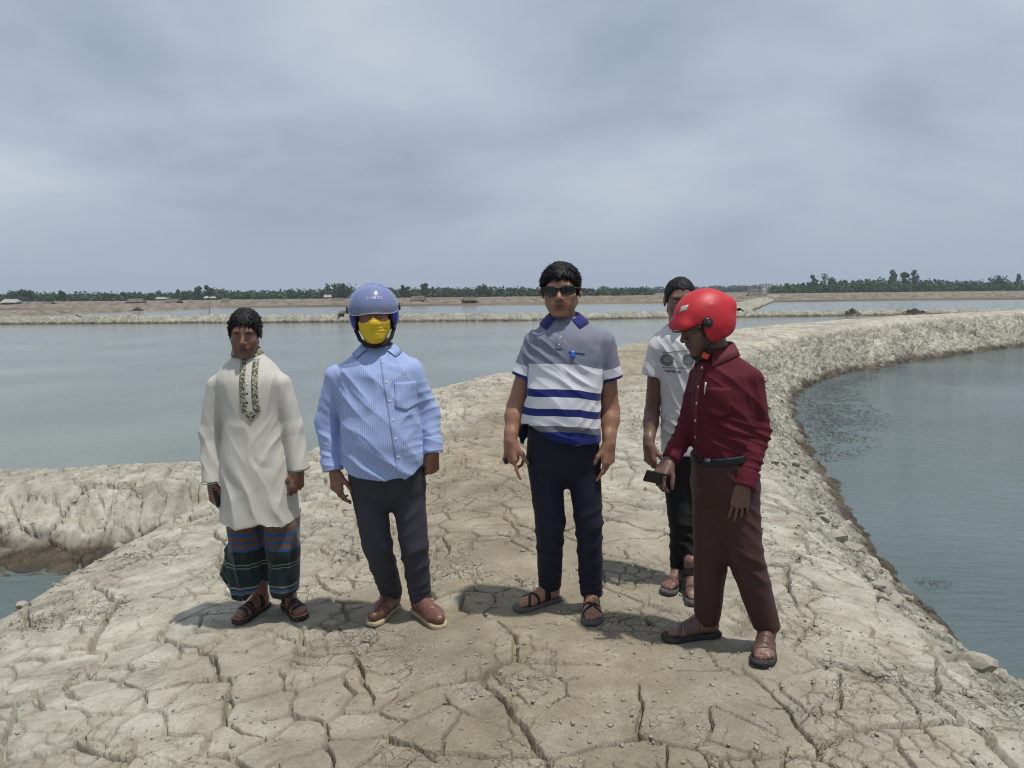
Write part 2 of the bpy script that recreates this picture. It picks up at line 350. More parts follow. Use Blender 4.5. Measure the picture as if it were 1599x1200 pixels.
def build_embankment():
    # rings round the viewer's standing place: fine near by, coarser with distance
    a = np.concatenate([np.linspace(-66, -36, 36, endpoint=False), np.arange(-36, 36, 0.103), np.linspace(36.1, 66, 36)])
    a = np.radians(a); lr = np.concatenate([np.arange(math.log(0.9), math.log(2.3), 0.006), np.arange(math.log(2.3), math.log(6.0), 0.0024), np.arange(math.log(6.0), math.log(47), 0.0038)]); r = np.exp(lr)
    A, Rr = np.meshgrid(a, r); x = (Rr * np.sin(A)).astype(np.float32); y = (Rr * np.cos(A)).astype(np.float32)
    nr, nc = x.shape
    zb, _ = terrain_base(x[::6, ::6], y[::6, ::6])
    z = np.full(x.shape, -1.5, np.float32); trod = np.zeros_like(z); flank = np.zeros_like(z); cid = np.zeros(x.shape, np.int64)
    keep = np.repeat(np.repeat(zb > -1.3, 6, 0), 6, 1)[:nr, :nc]
    xk, yk = x[keep], y[keep]; zk, disp, trod[keep], flank[keep], cid[keep], _ = terrain_full(xk, yk)
    # relief stands out square to the slope
    e = 0.06; gx = (terrain_base(xk + e, yk)[0] - terrain_base(xk - e, yk)[0]) / (2 * e); gy = (terrain_base(xk, yk + e)[0] - terrain_base(xk, yk - e)[0]) / (2 * e); ln = 1 / np.sqrt(1 + gx * gx + gy * gy)
    x[keep] = xk - gx * ln * disp; y[keep] = yk - gy * ln * disp; z[keep] = zk + ln * disp
    idx = np.arange(nr * nc).reshape(nr, nc)
    q = np.stack([idx[:-1, :-1], idx[:-1, 1:], idx[1:, 1:], idx[1:, :-1]], -1).reshape(-1, 4)
    zq = z.ravel()[q]; q = q[(zq.max(1) > -1.12) & keep.ravel()[q].all(1)]
    V = np.stack([x.ravel(), y.ravel(), z.ravel()], -1); T = trod.ravel(); Fk = flank.ravel()
    fc = cid.ravel()[q[:, 0]]
    # mud plates: the crack cells that show largest
    cen = V[q[:, 0]]; ang = np.degrees(np.arctan2(cen[:, 0], cen[:, 1])); rad = np.hypot(cen[:, 0], cen[:, 1])
    ok = (Fk[q[:, 0]] < 0.5) & (np.abs(ang) < 36) & (rad > 2.2) & (rad < 9)
    ids, inv, cnt = np.unique(np.where(ok, fc, -1), return_inverse=True, return_counts=True)
    cnt[ids == -1] = 0; order = np.argsort(-cnt)[:290]; order = order[cnt[order] > 150]
    chosen = np.zeros(len(ids), bool); chosen[order] = True
    isp = chosen[inv]
    def sub(qq, name):
        u, iv = np.unique(qq, return_inverse=True)
        me = np_mesh(name, V[u], iv.reshape(qq.shape), MUD); set_attr(me, 'trod', T[u]); set_attr(me, 'flank', Fk[u])
        return me
    root = add_obj('mud_embankment', sub(q[~isp], 'mud_embankment'))
    tag(root, 'cracked pale mud embankment curving away between two ponds', None, None, 'structure')
    so = np.argsort(inv[isp], kind='stable'); qi = q[isp][so]; gi = inv[isp][so]
    cuts = np.flatnonzero(np.diff(gi)) + 1
    for part in np.split(qi, cuts): add_obj('mud_plate', sub(part, 'mud_plate'), root)
    return root
# ------------------------------------------------------------------ water, flats, far banks
def px_ray(u, v):
    a, b = u - 799.5, 600 - v; c, s = math.cos(ROLL), math.sin(ROLL); x, y = (a * c + b * s) / F_PX, (-a * s + b * c) / F_PX
    return Vector((x, math.cos(PITCH) + y * math.sin(PITCH), -math.sin(PITCH) + y * math.cos(PITCH)))
def on_z(u, v, z):
    d = px_ray(u, v); return Vector((0, 0, EYE)) + d * ((z - EYE) / d.z)
def on_y(u, v, y):
    d = px_ray(u, v); return Vector((0, 0, EYE)) + d * (y / d.y)

def water_material(name, deep, ripple, stretch, rough, height=0.05):
    m, nt, b, N, L = new_mat(name)
    geo = N('ShaderNodeNewGeometry'); mp = N('ShaderNodeMapping'); mp.inputs['Rotation'].default_value = (0, 0, R(-14)); mp.inputs['Scale'].default_value = stretch
    L(geo.outputs['Position'], mp.inputs[0])
    n0 = N('ShaderNodeTexNoise'); n0.inputs['Scale'].default_value = 0.25; n0.inputs['Detail'].default_value = 4; L(geo.outputs['Position'], n0.inputs['Vector'])
    cr = N('ShaderNodeValToRGB'); cr.color_ramp.elements[0].position = 0.35; cr.color_ramp.elements[1].position = 0.65
    cr.color_ramp.elements[0].color = (*[c * 0.86 for c in deep], 1); cr.color_ramp.elements[1].color = (*[c * 1.12 for c in deep], 1)
    L(n0.outputs['Fac'], cr.inputs[0]); L(cr.outputs[0], b.inputs['Base Color'])
    b.inputs['Roughness'].default_value = rough; b.inputs['IOR'].default_value = 1.33
    n1 = N('ShaderNodeTexNoise'); n1.inputs['Scale'].default_value = 3.2; n1.inputs['Detail'].default_value = 5; n1.inputs['Roughness'].default_value = 0.62; L(mp.outputs[0], n1.inputs['Vector'])
    n2 = N('ShaderNodeTexNoise'); n2.inputs['Scale'].default_value = 0.22; n2.inputs['Detail'].default_value = 3; L(geo.outputs['Position'], n2.inputs['Vector'])
    mr = N('ShaderNodeMapRange'); mr.inputs['From Min'].default_value = 0.3; mr.inputs['From Max'].default_value = 0.7; mr.inputs['To Min'].default_value = 0.35 * ripple; mr.inputs['To Max'].default_value = ripple
    L(n2.outputs['Fac'], mr.inputs['Value'])
    bp = N('ShaderNodeBump'); bp.inputs['Distance'].default_value = height; L(mr.outputs[0], bp.inputs['Strength']); L(n1.outputs['Fac'], bp.inputs['Height']); L(bp.outputs[0], b.inputs['Normal'])
    return m
W_LEFT = water_material('pond_water_green', (0.160, 0.186, 0.155), 0.40, (1.0, 2.6, 1), 0.12)
W_RIGHT = water_material('pond_water_grey', (0.086, 0.120, 0.120), 0.9, (0.55, 1.9, 1), 0.045, 0.06)

MID = [tuple((LEFT[i] + RIGHT[i]) / 2) for i in range(len(LEFT))]
def sheet(name, pts, z, mat, label, kind='structure'):
    me = bpy.data.meshes.new(name); me.from_pydata([(p[0], p[1], z) for p in pts], [], [list(range(len(pts)))]); me.update(); me.materials.append(mat)
    return tag(add_obj(name, me), label, None, None, kind)
sheet('pond', [(-220, -40), (-0.4, -40), (-0.4, -4)] + MID + [(42, 47.5), (260, 130), (260, 152), (-260, 152)], WATER_Z, W_LEFT, 'wide calm grey green pond left of the embankment')
sheet('pond', [(0.0, -40), (90, -40), (90, 44.5), (44, 46.0)] + MID[::-1] + [(0.0, -4)], WATER_Z, W_RIGHT, 'rippled pond on the right below the embankment')

def flats_material():
    m, nt, b, N, L = new_mat('salt_flat')
    geo = N('ShaderNodeNewGeometry'); mp = N('ShaderNodeMapping'); mp.inputs['Scale'].default_value = (0.02, 0.05, 1); L(geo.outputs['Position'], mp.inputs[0])
    n = N('ShaderNodeTexNoise'); n.inputs['Scale'].default_value = 1.0; n.inputs['Detail'].default_value = 8; n.inputs['Roughness'].default_value = 0.65; L(mp.outputs[0], n.inputs['Vector'])
    cr = N('ShaderNodeValToRGB'); e = cr.color_ramp.elements; e[0].position = 0.34; e[0].color = (0.062, 0.054, 0.040, 1); e[1].position = 0.68; e[1].color = (0.235, 0.205, 0.162, 1)
    e.new(0.47).color = (0.135, 0.115, 0.090, 1)
    L(n.outputs['Fac'], cr.inputs[0]); L(cr.outputs[0], b.inputs['Base Color']); b.inputs['Roughness'].default_value = 0.95; b.inputs['Specular IOR Level'].default_value = 0.1
    return m
FLAT = flats_material()
gm = MB(); B = 9000
gm.poly([(-B, -B, -1.6), (B, -B, -1.6), (B, 150.0, -1.6), (-B, 150.0, -1.6)])
gm.poly([(-B, 150, -1.6), (B, 150, -1.6), (B, 151.2, -0.62), (-B, 151.2, -0.62)])
gm.poly([(-B, 151.2, -0.62), (B, 151.2, -0.62), (B, B, -0.62), (-B, B, -0.62)])
tag(gm.build('ground', FLAT), 'flat pale salt land reaching the horizon', None, None, 'structure')

BROWN_BANK = simple_mat('brown_bank_mud', (0.165, 0.142, 0.110), 0.95, 0.4, 0.7)
def bank(pts, top, half, run, seed, label, step=0.16, rough=0.16, base=-1.05, flank=1.0):
    pts = np.array(pts, float); seg = np.hypot(*np.diff(pts, axis=0).T); s = np.concatenate([[0], np.cumsum(seg)])
    t = np.arange(0, s[-1], step); cx = np.interp(t, s, pts[:, 0]); cy = np.interp(t, s, pts[:, 1])
    cx += 0.5 * (noise2(t * 0.12, t * 0, seed) - 0.5); cy += 0.5 * (noise2(t * 0.06, t * 0 + 5, seed) - 0.5)
    dx, dy = np.gradient(cx), np.gradient(cy); ln = np.hypot(dx, dy); nx, ny = -dy / ln, dx / ln
    tp = np.interp(t, s, np.broadcast_to(top, len(pts)) if np.ndim(top) == 0 else top)
    k = np.array([-1, -0.84, -0.68, -0.5, -0.34, -0.2, -0.08, 0.08, 0.2, 0.34, 0.5, 0.68, 0.84, 1.0]); w = half + run
    off = k * w; hh = np.clip((w - np.abs(off)) / run, 0, 1)
    X = cx[:, None] + nx[:, None] * off; Y = cy[:, None] + ny[:, None] * off
    Z = base + (tp[:, None] - base) * hh[None] + rough * (hh[None] > 0.1) * (1.5 * (voro(X, Y, 0.30, seed)[2] - 0.5) + 0.25 * (noise2(X * 0.7, Y * 0.7, seed + 3) - 0.5))
    n, m_ = X.shape; idx = np.arange(n * m_).reshape(n, m_)
    q = np.stack([idx[:-1, :-1], idx[1:, :-1], idx[1:, 1:], idx[:-1, 1:]], -1).reshape(-1, 4)
    me = np_mesh('bank', np.stack([X.ravel(), Y.ravel(), Z.ravel()], -1), q, MUD if seed in (3, 5) else BROWN_BANK, smooth=False); set_attr(me, 'flank', np.full(n * m_, flank)); set_attr(me, 'trod', np.zeros(n * m_))
    return tag(add_obj('bank', me), label, None, None, 'structure')
bank([(-90, 76), (-48, 72.4), (-20, 69.0), (0, 66.8), (14, 70.2), (30, 70.5), (60, 73)], [-0.24, -0.27, -0.33, -0.38, -0.46, -0.52, -0.52], 0.4, 0.8, 3, 'long clod bank crossing the far side of the pond', rough=0.3)
p = [on_z(u, v, -0.8) for u, v in ((-120, 497), (0, 493), (160, 487), (236, 484.5), (330, 481))]
bank([(q.x, q.y) for q in p], -0.45, 1.0, 1.6, 4, 'low brown bank slanting behind the far clod bank on the left', step=0.8, rough=0.4)
p = [on_z(u, v, -0.75) for u, v in ((1130, 490), (1165, 478), (1208, 465))]
bank([(q.x, q.y) for q in p], -0.35, 1.0, 1.6, 5, 'pale bank running back to the dark thatched heap', step=0.6, rough=0.4)
bank([(-300, 178), (-120, 168), (-30, 163), (60, 166), (300, 190)], -0.15, 1.5, 2.2, 6, 'low bank along the edge of the salt flats', step=1.6, rough=0.5, base=-0.7)
bank([(-420, 262), (-150, 240), (40, 232), (200, 245), (480, 280)], -0.2, 2.0, 3.5, 7, 'low bank across the middle of the salt flats', step=2.2, rough=0.7, base=-0.7)
bank([(-500, 330), (-150, 300), (40, 288), (260, 310), (600, 360)], -0.25, 3.0, 5.0, 8, 'farthest low bank in front of the trees', step=3.0, rough=0.3, base=-0.7)
# thin sheets of water standing on the flats
for (u0, u1, v0, v1, lb) in ((1060, 1700, 461.5, 464.0, 'thin water strip on the flats at the right'), (-100, 330, 478.5, 480.0, 'thin water strip on the flats at the left')):
    a, b_, c, d = (on_z(u, v, -0.6) for u, v in ((u0, v1 + 9 * (800 - u0) / 800 * 0), (u1, v1 - (u1 - u0) * 0.0112), (u1, v0 - (u1 - u0) * 0.0112), (u0, v0)))
    sheet('pond', [(a.x, a.y), (b_.x, b_.y), (c.x, c.y), (d.x, d.y)], -0.6, W_LEFT, lb)

pool = [(-7, 4.2), (-2.6, 4.2), (-2.7, 7.6), (-4, 7.6), (-7, 7.6)]
sheet('pool', pool, WATER_Z + 0.005, W_RIGHT, 'small dark pool at the left edge under the side bank')

# ------------------------------------------------------------------ far huts, houses
THATCH = simple_mat('old_thatch', (0.115, 0.098, 0.078), 0.95, 0.35, 1.5)
TIN = simple_mat('weathered_tin', (0.30, 0.30, 0.29), 0.55, 0.25, 0.8)
TIN_BLUE = simple_mat('blue_tin', (0.12, 0.24, 0.36), 0.5, 0.15, 0.8)
REED = simple_mat('reed_wall', (0.17, 0.145, 0.11), 0.95, 0.3, 2.0)
DARKGAP = simple_mat('dim_doorway', (0.03, 0.027, 0.024), 0.95, 0.2, 2.0)
WHITEWASH = simple_mat('whitewash', (0.60, 0.58, 0.54), 0.85, 0.12, 0.4)
CONC = simple_mat('bare_concrete', (0.30, 0.285, 0.26), 0.9, 0.2, 0.5)
WOOD = simple_mat('grey_timber', (0.13, 0.108, 0.085), 0.9, 0.3, 6.0)

def hut(loc, w, h, dep, rz, roofm, wallm, label, group='huts on the salt flats', hip=0.0, door=True):
    t = empty('hut', loc, rz); tag(t, label, 'hut', group); hw = h * 0.52
    wl = MB(); wl.box((0, 0, hw / 2 - 0.15), (w * 0.86, dep * 0.86, hw + 0.3)); wl.build('wall', wallm, t)
    rf = MB(); a, b_, r = w / 2, dep / 2, w / 2 * (1 - hip); e0, e1 = hw * 0.9, h; th = 0.14
    for s in (-1, 1):
        rf.poly([(-a, s * b_, e0), (a, s * b_, e0), (r, 0, e1), (-r, 0, e1)][::-s])
        rf.poly([(-a, s * b_, e0 - th), (a, s * b_, e0 - th), (a, s * b_, e0), (-a, s * b_, e0)][::-s])
        rf.poly([(s * a, -b_, e0), (s * a, b_, e0), (s * r, 0, e1)][::s])
    rf.poly([(-a, -b_, e0 - th), (a, -b_, e0 - th), (a, b_, e0 - th), (-a, b_, e0 - th)]); rf.build('roof', roofm, t)
    if door:
        dm = MB(); dm.box((w * 0.16, -dep * 0.43, hw * 0.36), (w * 0.17, 0.08, hw * 0.78)); dm.build('door', DARKGAP, t)
        dm = MB(); dm.box((-w * 0.2, -dep * 0.43, hw * 0.5), (w * 0.12, 0.08, hw * 0.3)); dm.build('window', DARKGAP, t)
    for i, (sx, sy) in enumerate(((-1, -1), (1, -1), (-1, 1), (1, 1))):
        pm = MB(); pm.box((sx * w * 0.46, sy * dep * 0.45, e0 / 2 - 0.1), (0.12, 0.12, e0 + 0.1)); pm.build('post', WOOD, t)
    return t
def hut_at(u, v, wpx, hpx, rz, roofm, wallm, label, hip=0.0, z=-0.62, **k):
    p = on_z(u, v, z); s = p.y / F_PX; hut(p, wpx * s, hpx * s * 0.95 + 0.2, wpx * s * 0.8, R(rz), roofm, wallm, label, hip=hip, **k)
hut_at(18, 477, 24, 9, 8, TIN, REED, 'pale roofed hut at the far left edge of the flats', 0.2)
hut_at(77, 478, 15, 6, -10, THATCH, REED, 'small dark hut right of the pale roofed one on the far left')
hut_at(213, 476.5, 25, 9, 5, THATCH, REED, 'wide dark hut on the flats left of the man in the kurta', 0.15)
hut_at(272, 477, 21, 9, -14, THATCH, REED, 'thatched hut between the wide dark hut and the kurta wearer')
hut_at(353, 476.5, 17, 9, 20, THATCH, REED, 'pointed little hut just above the kurta wearer', 0.35)
hut_at(527, 475.5, 22, 9, 10, THATCH, REED, 'brown hut just left of the blue helmet', 0.1)
hut_at(653, 474.5, 22, 11, -6, THATCH, REED, 'square dark hut right of the blue helmet', 0.1)
hut_at(733, 474, 23, 9, 12, THATCH, REED, 'dark hut with sloping roof, second right of the blue helmet', 0.2)
hut_at(938, 460.5, 13, 7, 0, TIN_BLUE, WHITEWASH, 'blue roofed shed under the palm right of the polo wearer')
hut_at(330, 468.8, 20, 6, 4, TIN, REED, 'pale tin roofs before the trees above the kurta wearer', 0.1)
hut_at(425, 467.6, 26, 6, -5, TIN, REED, 'long pale tin roof before the trees left of the blue helmet', 0.1)
hut_at(255, 469.6, 22, 5, 8, TIN, REED, 'low pale roof before the trees over the wide dark hut', 0.1)
hut_at(512, 467.2, 12, 6, 8, TIN, REED, 'little tin roof before the trees beside the blue helmet', 0.1)
hut_at(1443, 451.5, 17, 9, 6, TIN, WHITEWASH, 'white tin shed at the foot of the right hand wood', 0.1)
p = on_z(1181, 467.0, -0.55); s = p.y / F_PX
hut(p, 29 * s, 9 * s, 14 * s, R(3), THATCH, THATCH, 'dark thatched shelter at the end of the slanting bank', hip=0.12, door=False)

def town_house():
    p = on_z(1188, 457.5, -0.62); s = p.y / F_PX; t = empty('town_house', p, R(4)); tag(t, 'pale two storey building far off right of the red helmet', 'building')
    W, H_, D = 34 * s, 14.0 * s, 14 * s
    m = MB(); m.box((W * 0.22, 0, H_ * 0.45), (W * 0.5, D, H_ * 0.9)); m.build('wall', WHITEWASH, t)
    m = MB(); m.box((-W * 0.28, D * 0.1, H_ * 0.36), (W * 0.48, D * 0.8, H_ * 0.72)); m.build('annex_wall', CONC, t)
    m = MB(); m.box((W * 0.22, 0, H_ * 0.92), (W * 0.54, D * 1.06, H_ * 0.05)); m.build('roof', CONC, t)
    m = MB(); m.box((-W * 0.28, D * 0.1, H_ * 0.745), (W * 0.5, D * 0.86, H_ * 0.05)); m.build('annex_roof', CONC, t)
    m = MB(); m.box((W * 0.3, 0, H_ * 1.02), (W * 0.12, D * 0.3, H_ * 0.16)); m.build('stair_tower', WHITEWASH, t)
    for st in (0.22, 0.62):
        for k in range(4):
            m = MB(); m.box((W * (0.02 + 0.135 * k), -D * 0.5, H_ * st), (W * 0.055, 0.16, H_ * 0.17)); m.build('window', DARKGAP, t)
        for k in range(4):
            m = MB(); m.box((-W * (0.46 - 0.115 * k), -D * 0.3, H_ * st * 0.86), (W * 0.05, 0.16, H_ * 0.15)); m.build('window', DARKGAP, t)
town_house()

def stilt_hut():
    p = on_z(540, 503.0, -0.9); t = empty('stilt_hut', p, R(12)); tag(t, 'tiny thatched stilt shelter at the clod bank beside the blue helmet', 'hut')
    m = MB(); m.box((0, 0, 0.42), (1.2, 0.9, 0.06)); m.build('platform', WOOD, t)
    m = MB(); m.box((0, 0.05, 0.62), (0.95, 0.7, 0.36)); m.build('wall', REED, t)
    m = MB(); m.poly([(-0.65, -0.5, 0.76), (0.65, -0.5, 0.76), (0.5, 0, 1.02), (-0.5, 0, 1.02)]); m.poly([(0.65, 0.5, 0.76), (-0.65, 0.5, 0.76), (-0.5, 0, 1.02), (0.5, 0, 1.02)])
    m.poly([(0.65, -0.5, 0.76), (0.65, 0.5, 0.76), (0.5, 0, 1.02)]); m.poly([(-0.65, 0.5, 0.76), (-0.65, -0.5, 0.76), (-0.5, 0, 1.02)]); m.poly([(-0.65, -0.5, 0.75), (-0.65, 0.5, 0.75), (0.65, 0.5, 0.75), (0.65, -0.5, 0.75)])
    m.build('roof', THATCH, t)
    for sx in (-0.5, 0.5):
        for sy in (-0.38, 0.38):
            m = MB(); m.tube([(sx, sy, -0.3), (sx, sy, 0.45)], 0.04, 6); m.build('stilt', WOOD, t)
stilt_hut()
p = on_z(327, 490, -0.9); m = MB(); m.tube([(0, 0, -0.3), (0.03, 0, 0.6), (0.0, 0.02, 1.15)], [0.05, 0.045, 0.035], 7); m.tube([(-0.28, 0, 0.86), (0.26, 0.02, 0.9)], [0.03, 0.03], 6)
tag(m.build('post', WOOD, None, False, p), 'thin wooden post standing in the far water left of the kurta wearer', 'post')

def brush_pile(u, v, y, w, h, seed, label):
    rnd = random.Random(seed); p = on_y(u, v, y); m = MB()
    for i in range(150):
        a = rnd.uniform(0, 2 * math.pi); r = min(0.85, abs(rnd.gauss(0, 0.30))) * w; x0, y0 = r * math.cos(a), 0.5 * r * math.sin(a); hh = h * max(0.1, 1 - r / w) * rnd.uniform(0.3, 1.0)
        dx, dy = rnd.uniform(-0.4, 0.4) * w * 0.5, rnd.uniform(-0.3, 0.3) * w * 0.5
        m.tube([(x0 - dx, y0 - dy, -0.05 + hh * 0.1), (x0, y0, hh), (x0 + dx, y0 + dy, hh * rnd.uniform(0.5, 1.25))], [0.03, 0.025, 0.012], 4)
    tag(m.build('brush_pile', WOOD, None, False, p), label, 'brush pile', 'brush heaps beyond the embankment')
for a in ((1330, 490.5, 68, 0.95, 0.55, 1, 'twig heap on the far bank, nearer the red helmet'), (1428, 489.0, 66, 1.5, 0.42, 2, 'wide low twig heap on the far bank at the right'),
          (120, 500, 74, 1.2, 0.5, 3, 'brown twig heap on the clod bank at the far left'), (215, 485.5, 120, 1.6, 0.6, 4, 'brown twig heap on the slanting bank at the left')): brush_pile(*a)

# ------------------------------------------------------------------ trees
def leaf_mat(name, c0, c1):
    m, nt, b, N, L = new_mat(name)
    oi = N('ShaderNodeNewGeometry'); n = N('ShaderNodeTexNoise'); n.inputs['Scale'].default_value = 0.35; n.inputs['Detail'].default_value = 3; L(oi.outputs['Position'], n.inputs['Vector'])
    cr = N('ShaderNodeValToRGB'); cr.color_ramp.elements[0].position = 0.35; cr.color_ramp.elements[1].position = 0.68
    cr.color_ramp.elements[0].color = (*c0, 1); cr.color_ramp.elements[1].color = (*c1, 1); L(n.outputs['Fac'], cr.inputs[0]); L(cr.outputs[0], b.inputs['Base Color'])
    b.inputs['Roughness'].default_value = 0.75; b.inputs['Specular IOR Level'].default_value = 0.2
    return m
LEAF = leaf_mat('leaves', (0.018, 0.046, 0.012), (0.060, 0.115, 0.030)); LEAF2 = leaf_mat('grey_leaves', (0.020, 0.046, 0.016), (0.055, 0.100, 0.034)); BARK = simple_mat('bark', (0.10, 0.08, 0.06), 0.9, 0.2, 2)

def leaf_cloud(rng, centers, radii, n, size):
    """leaf clumps spread through several lobes, denser towards their skins: vertices, quads"""
    k = rng.integers(0, len(centers), n); d = rng.normal(size=(n, 3)); d /= np.linalg.norm(d, axis=1, keepdims=True)
    r = rng.uniform(0.35, 1.05, n) ** 0.6; c = centers[k] + d * radii[k] * r[:, None]
    a = rng.normal(size=(n, 3)); a /= np.linalg.norm(a, axis=1, keepdims=True); b = np.cross(a, d + 0.7 * rng.normal(size=(n, 3))); b /= np.linalg.norm(b, axis=1, keepdims=True) + 1e-6
    s = size * rng.uniform(0.55, 1.3, n)[:, None]
    V = np.stack([c - a * s, c - b * s * 0.6, c + a * s * 0.9, c + b * s * 0.7], 1).reshape(-1, 3)
    return V, np.arange(4 * n).reshape(-1, 4)
def tree_lobes(rng, h, w, kind):
    if kind == 'round': n = 7; zc = rng.uniform(0.45, 0.85, n) * h; rr = rng.uniform(0.2, 0.34, n) * w; off = rng.normal(0, 0.26, (n, 2)) * w
    elif kind == 'tall': n = 6; zc = np.linspace(0.42, 0.92, n) * h; rr = rng.uniform(0.17, 0.3, n) * w * np.linspace(1.2, 0.75, n); off = rng.normal(0, 0.13, (n, 2)) * w
    else: n = 5; zc = rng.uniform(0.75, 0.95, n) * h; rr = rng.uniform(0.16, 0.26, n) * w; off = rng.normal(0, 0.24, (n, 2)) * w
    C = np.column_stack([off, zc]); return C, np.column_stack([rr, rr, rr * 0.8])

def make_wood(name, runs, label, seed, leaf):
    rng = np.random.default_rng(seed); VV, QQ, n0 = [], [], 0
    for (u0, u1, y0, y1, tops, dens) in runs:
        u = u0
        while u < u1:
            y = rng.uniform(y0, y1); hp = np.interp(u, [t[0] for t in tops], [t[1] for t in tops]); top = on_y(u, hp, y)
            h = (top.z + 0.62) * rng.uniform(0.58, 1.10); w = rng.uniform(5.0, 9.5) * (y / 400)
            C, Rd = tree_lobes(rng, h, w, 'round' if rng.random() < 0.8 else 'tall'); C[:, 2] *= rng.uniform(0.8, 1.0)
            low = np.column_stack([rng.normal(0, 0.35, (3, 2)) * w, rng.uniform(0.1, 0.35, 3) * h]); C = np.vstack([C, low]); Rd = np.vstack([Rd, np.full((3, 3), 0.3) * w * [1, 1, 0.7]])
            V, Q = leaf_cloud(rng, C + [top.x, y, -0.62], Rd, 100, 0.055 * w + 0.32)
            VV.append(V); QQ.append(Q + n0); n0 += len(V); u += dens * rng.uniform(0.5, 1.5)
    tag(add_obj(name, np_mesh(name, np.vstack(VV), np.vstack(QQ), leaf, smooth=False)), label, 'wood', None, 'stuff')
make_wood('wood', [(-260, 1010, 380, 440, [(-260, 458), (0, 459), (130, 457), (280, 458), (300, 452), (420, 455), (540, 449), (660, 450), (760, 448), (860, 450), (1000, 452)], 3.4),
                   (-260, 1010, 372, 385, [(-260, 462), (0, 463), (1010, 459)], 3.0)], 'long dark green belt of trees along the horizon', 5, LEAF2)
make_wood('wood', [(1208, 1850, 425, 480, [(1208, 448), (1240, 441), (1300, 436), (1420, 433), (1500, 437), (1599, 440), (1850, 440)], 3.6),
                   (1208, 1850, 422, 440, [(1208, 452), (1300, 445), (1599, 446), (1850, 446)], 4.0)], 'dense green wood on the right behind the far pond', 6, LEAF)
make_wood('wood', [(960, 1215, 690, 780, [(960, 452), (1000, 452), (1060, 450), (1120, 449), (1215, 446)], 3.0)], 'pale distant tree belt behind the red helmet', 8, LEAF2)

def far_tree(u, vtop, y, wpx, kind, label, seed):
    rng = np.random.default_rng(seed); top = on_y(u, vtop, y); base = (top.x, y, -0.62); h = top.z + 0.62; w = 1.3 * wpx * y / F_PX
    t = empty('tree', base); tag(t, label, 'tree', 'tall trees standing out of the far woods')
    C, Rd = tree_lobes(rng, h, w, kind)
    if kind == 'palm':
        m = MB()
        for k in range(16):
            a = k * 2.4; l = w * 0.55; dx, dy = math.cos(a), math.sin(a); up = 0.35 * (1 - (k % 3) * 0.5)
            pts = [Vector((dx * l * s, dy * l * s, h * 0.86 + l * (up * s * 2 - 1.1 * s * s))) for s in (0, 0.35, 0.7, 1.0)]; sd_ = Vector((-dy, dx, 0)) * 0.28
            for i in range(3):
                m.poly([pts[i] - sd_, pts[i] + sd_, pts[i + 1] + sd_ * 0.7, pts[i + 1] - sd_ * 0.7])
        m.build('crown', LEAF2, t)
    else:
        V, Q = leaf_cloud(rng, C, Rd * 1.25, 420, 0.06 * w + 0.2); add_obj('crown', np_mesh('crown', V, Q, LEAF if y > 410 else LEAF2, smooth=False), t)
    m = MB(); m.tube([(0, 0, -0.2), (0.1, 0, h * 0.4), (0, 0.1, h * 0.85)], [0.24, 0.17, 0.07], 7)
    for k in range(4):
        c = C[k % len(C)]; m.tube([(0.05, 0.05, h * (0.4 + 0.08 * k)), tuple(c)], [0.1, 0.03], 5)
    m.build('trunk', BARK, t, True)
for i, a in enumerate([(22, 455, 362, 12, 'round', 'bushy treetop above the pale hut at the far left'), (42, 453.5, 366, 14, 'round', 'broad treetop just right of the bushy one at the far left'),
        (96, 455, 368, 10, 'tall', 'small treetop between the two left hand huts'), (278, 452.5, 362, 8, 'tall', 'thin treetop above the thatched hut'),
        (307, 449, 362, 14, 'tall', 'left one of the paired treetops over the kurta wearer'), (325, 446.5, 364, 12, 'tall', 'right one of the paired treetops over the kurta wearer'),
        (393, 452, 362, 10, 'palm', 'palm in the tree belt right of the kurta wearer'), (533, 444, 366, 26, 'round', 'big round tree touching the left side of the blue helmet'),
        (632, 446.5, 364, 12, 'tall', 'tree just right of the blue helmet'), (663, 443.5, 364, 13, 'tall', 'tallest tree between blue helmet and polo wearer'),
        (756, 447, 366, 16, 'round', 'rounded tree midway between blue helmet and polo wearer'), (943, 446, 352, 16, 'palm', 'pale palm above the blue roofed shed'),
        (1272, 430, 440, 11, 'tall', 'slim treetop at the left shoulder of the right wood'), (1294, 426.5, 442, 12, 'round', 'tall treetop over the left part of the right wood'),
        (1395, 422.5, 446, 13, 'tall', 'left of the three tallest crowns over the right wood'), (1414, 420, 446, 13, 'round', 'middle of the three tallest crowns over the right wood'),
        (1427, 421.5, 448, 11, 'tall', 'right of the three tallest crowns over the right wood'), (1562, 428, 446, 12, 'round', 'treetop near the right edge of the wood'),
        (1592, 427, 446, 9, 'tall', 'treetop at the right picture edge')]): far_tree(*a, 100 + i)

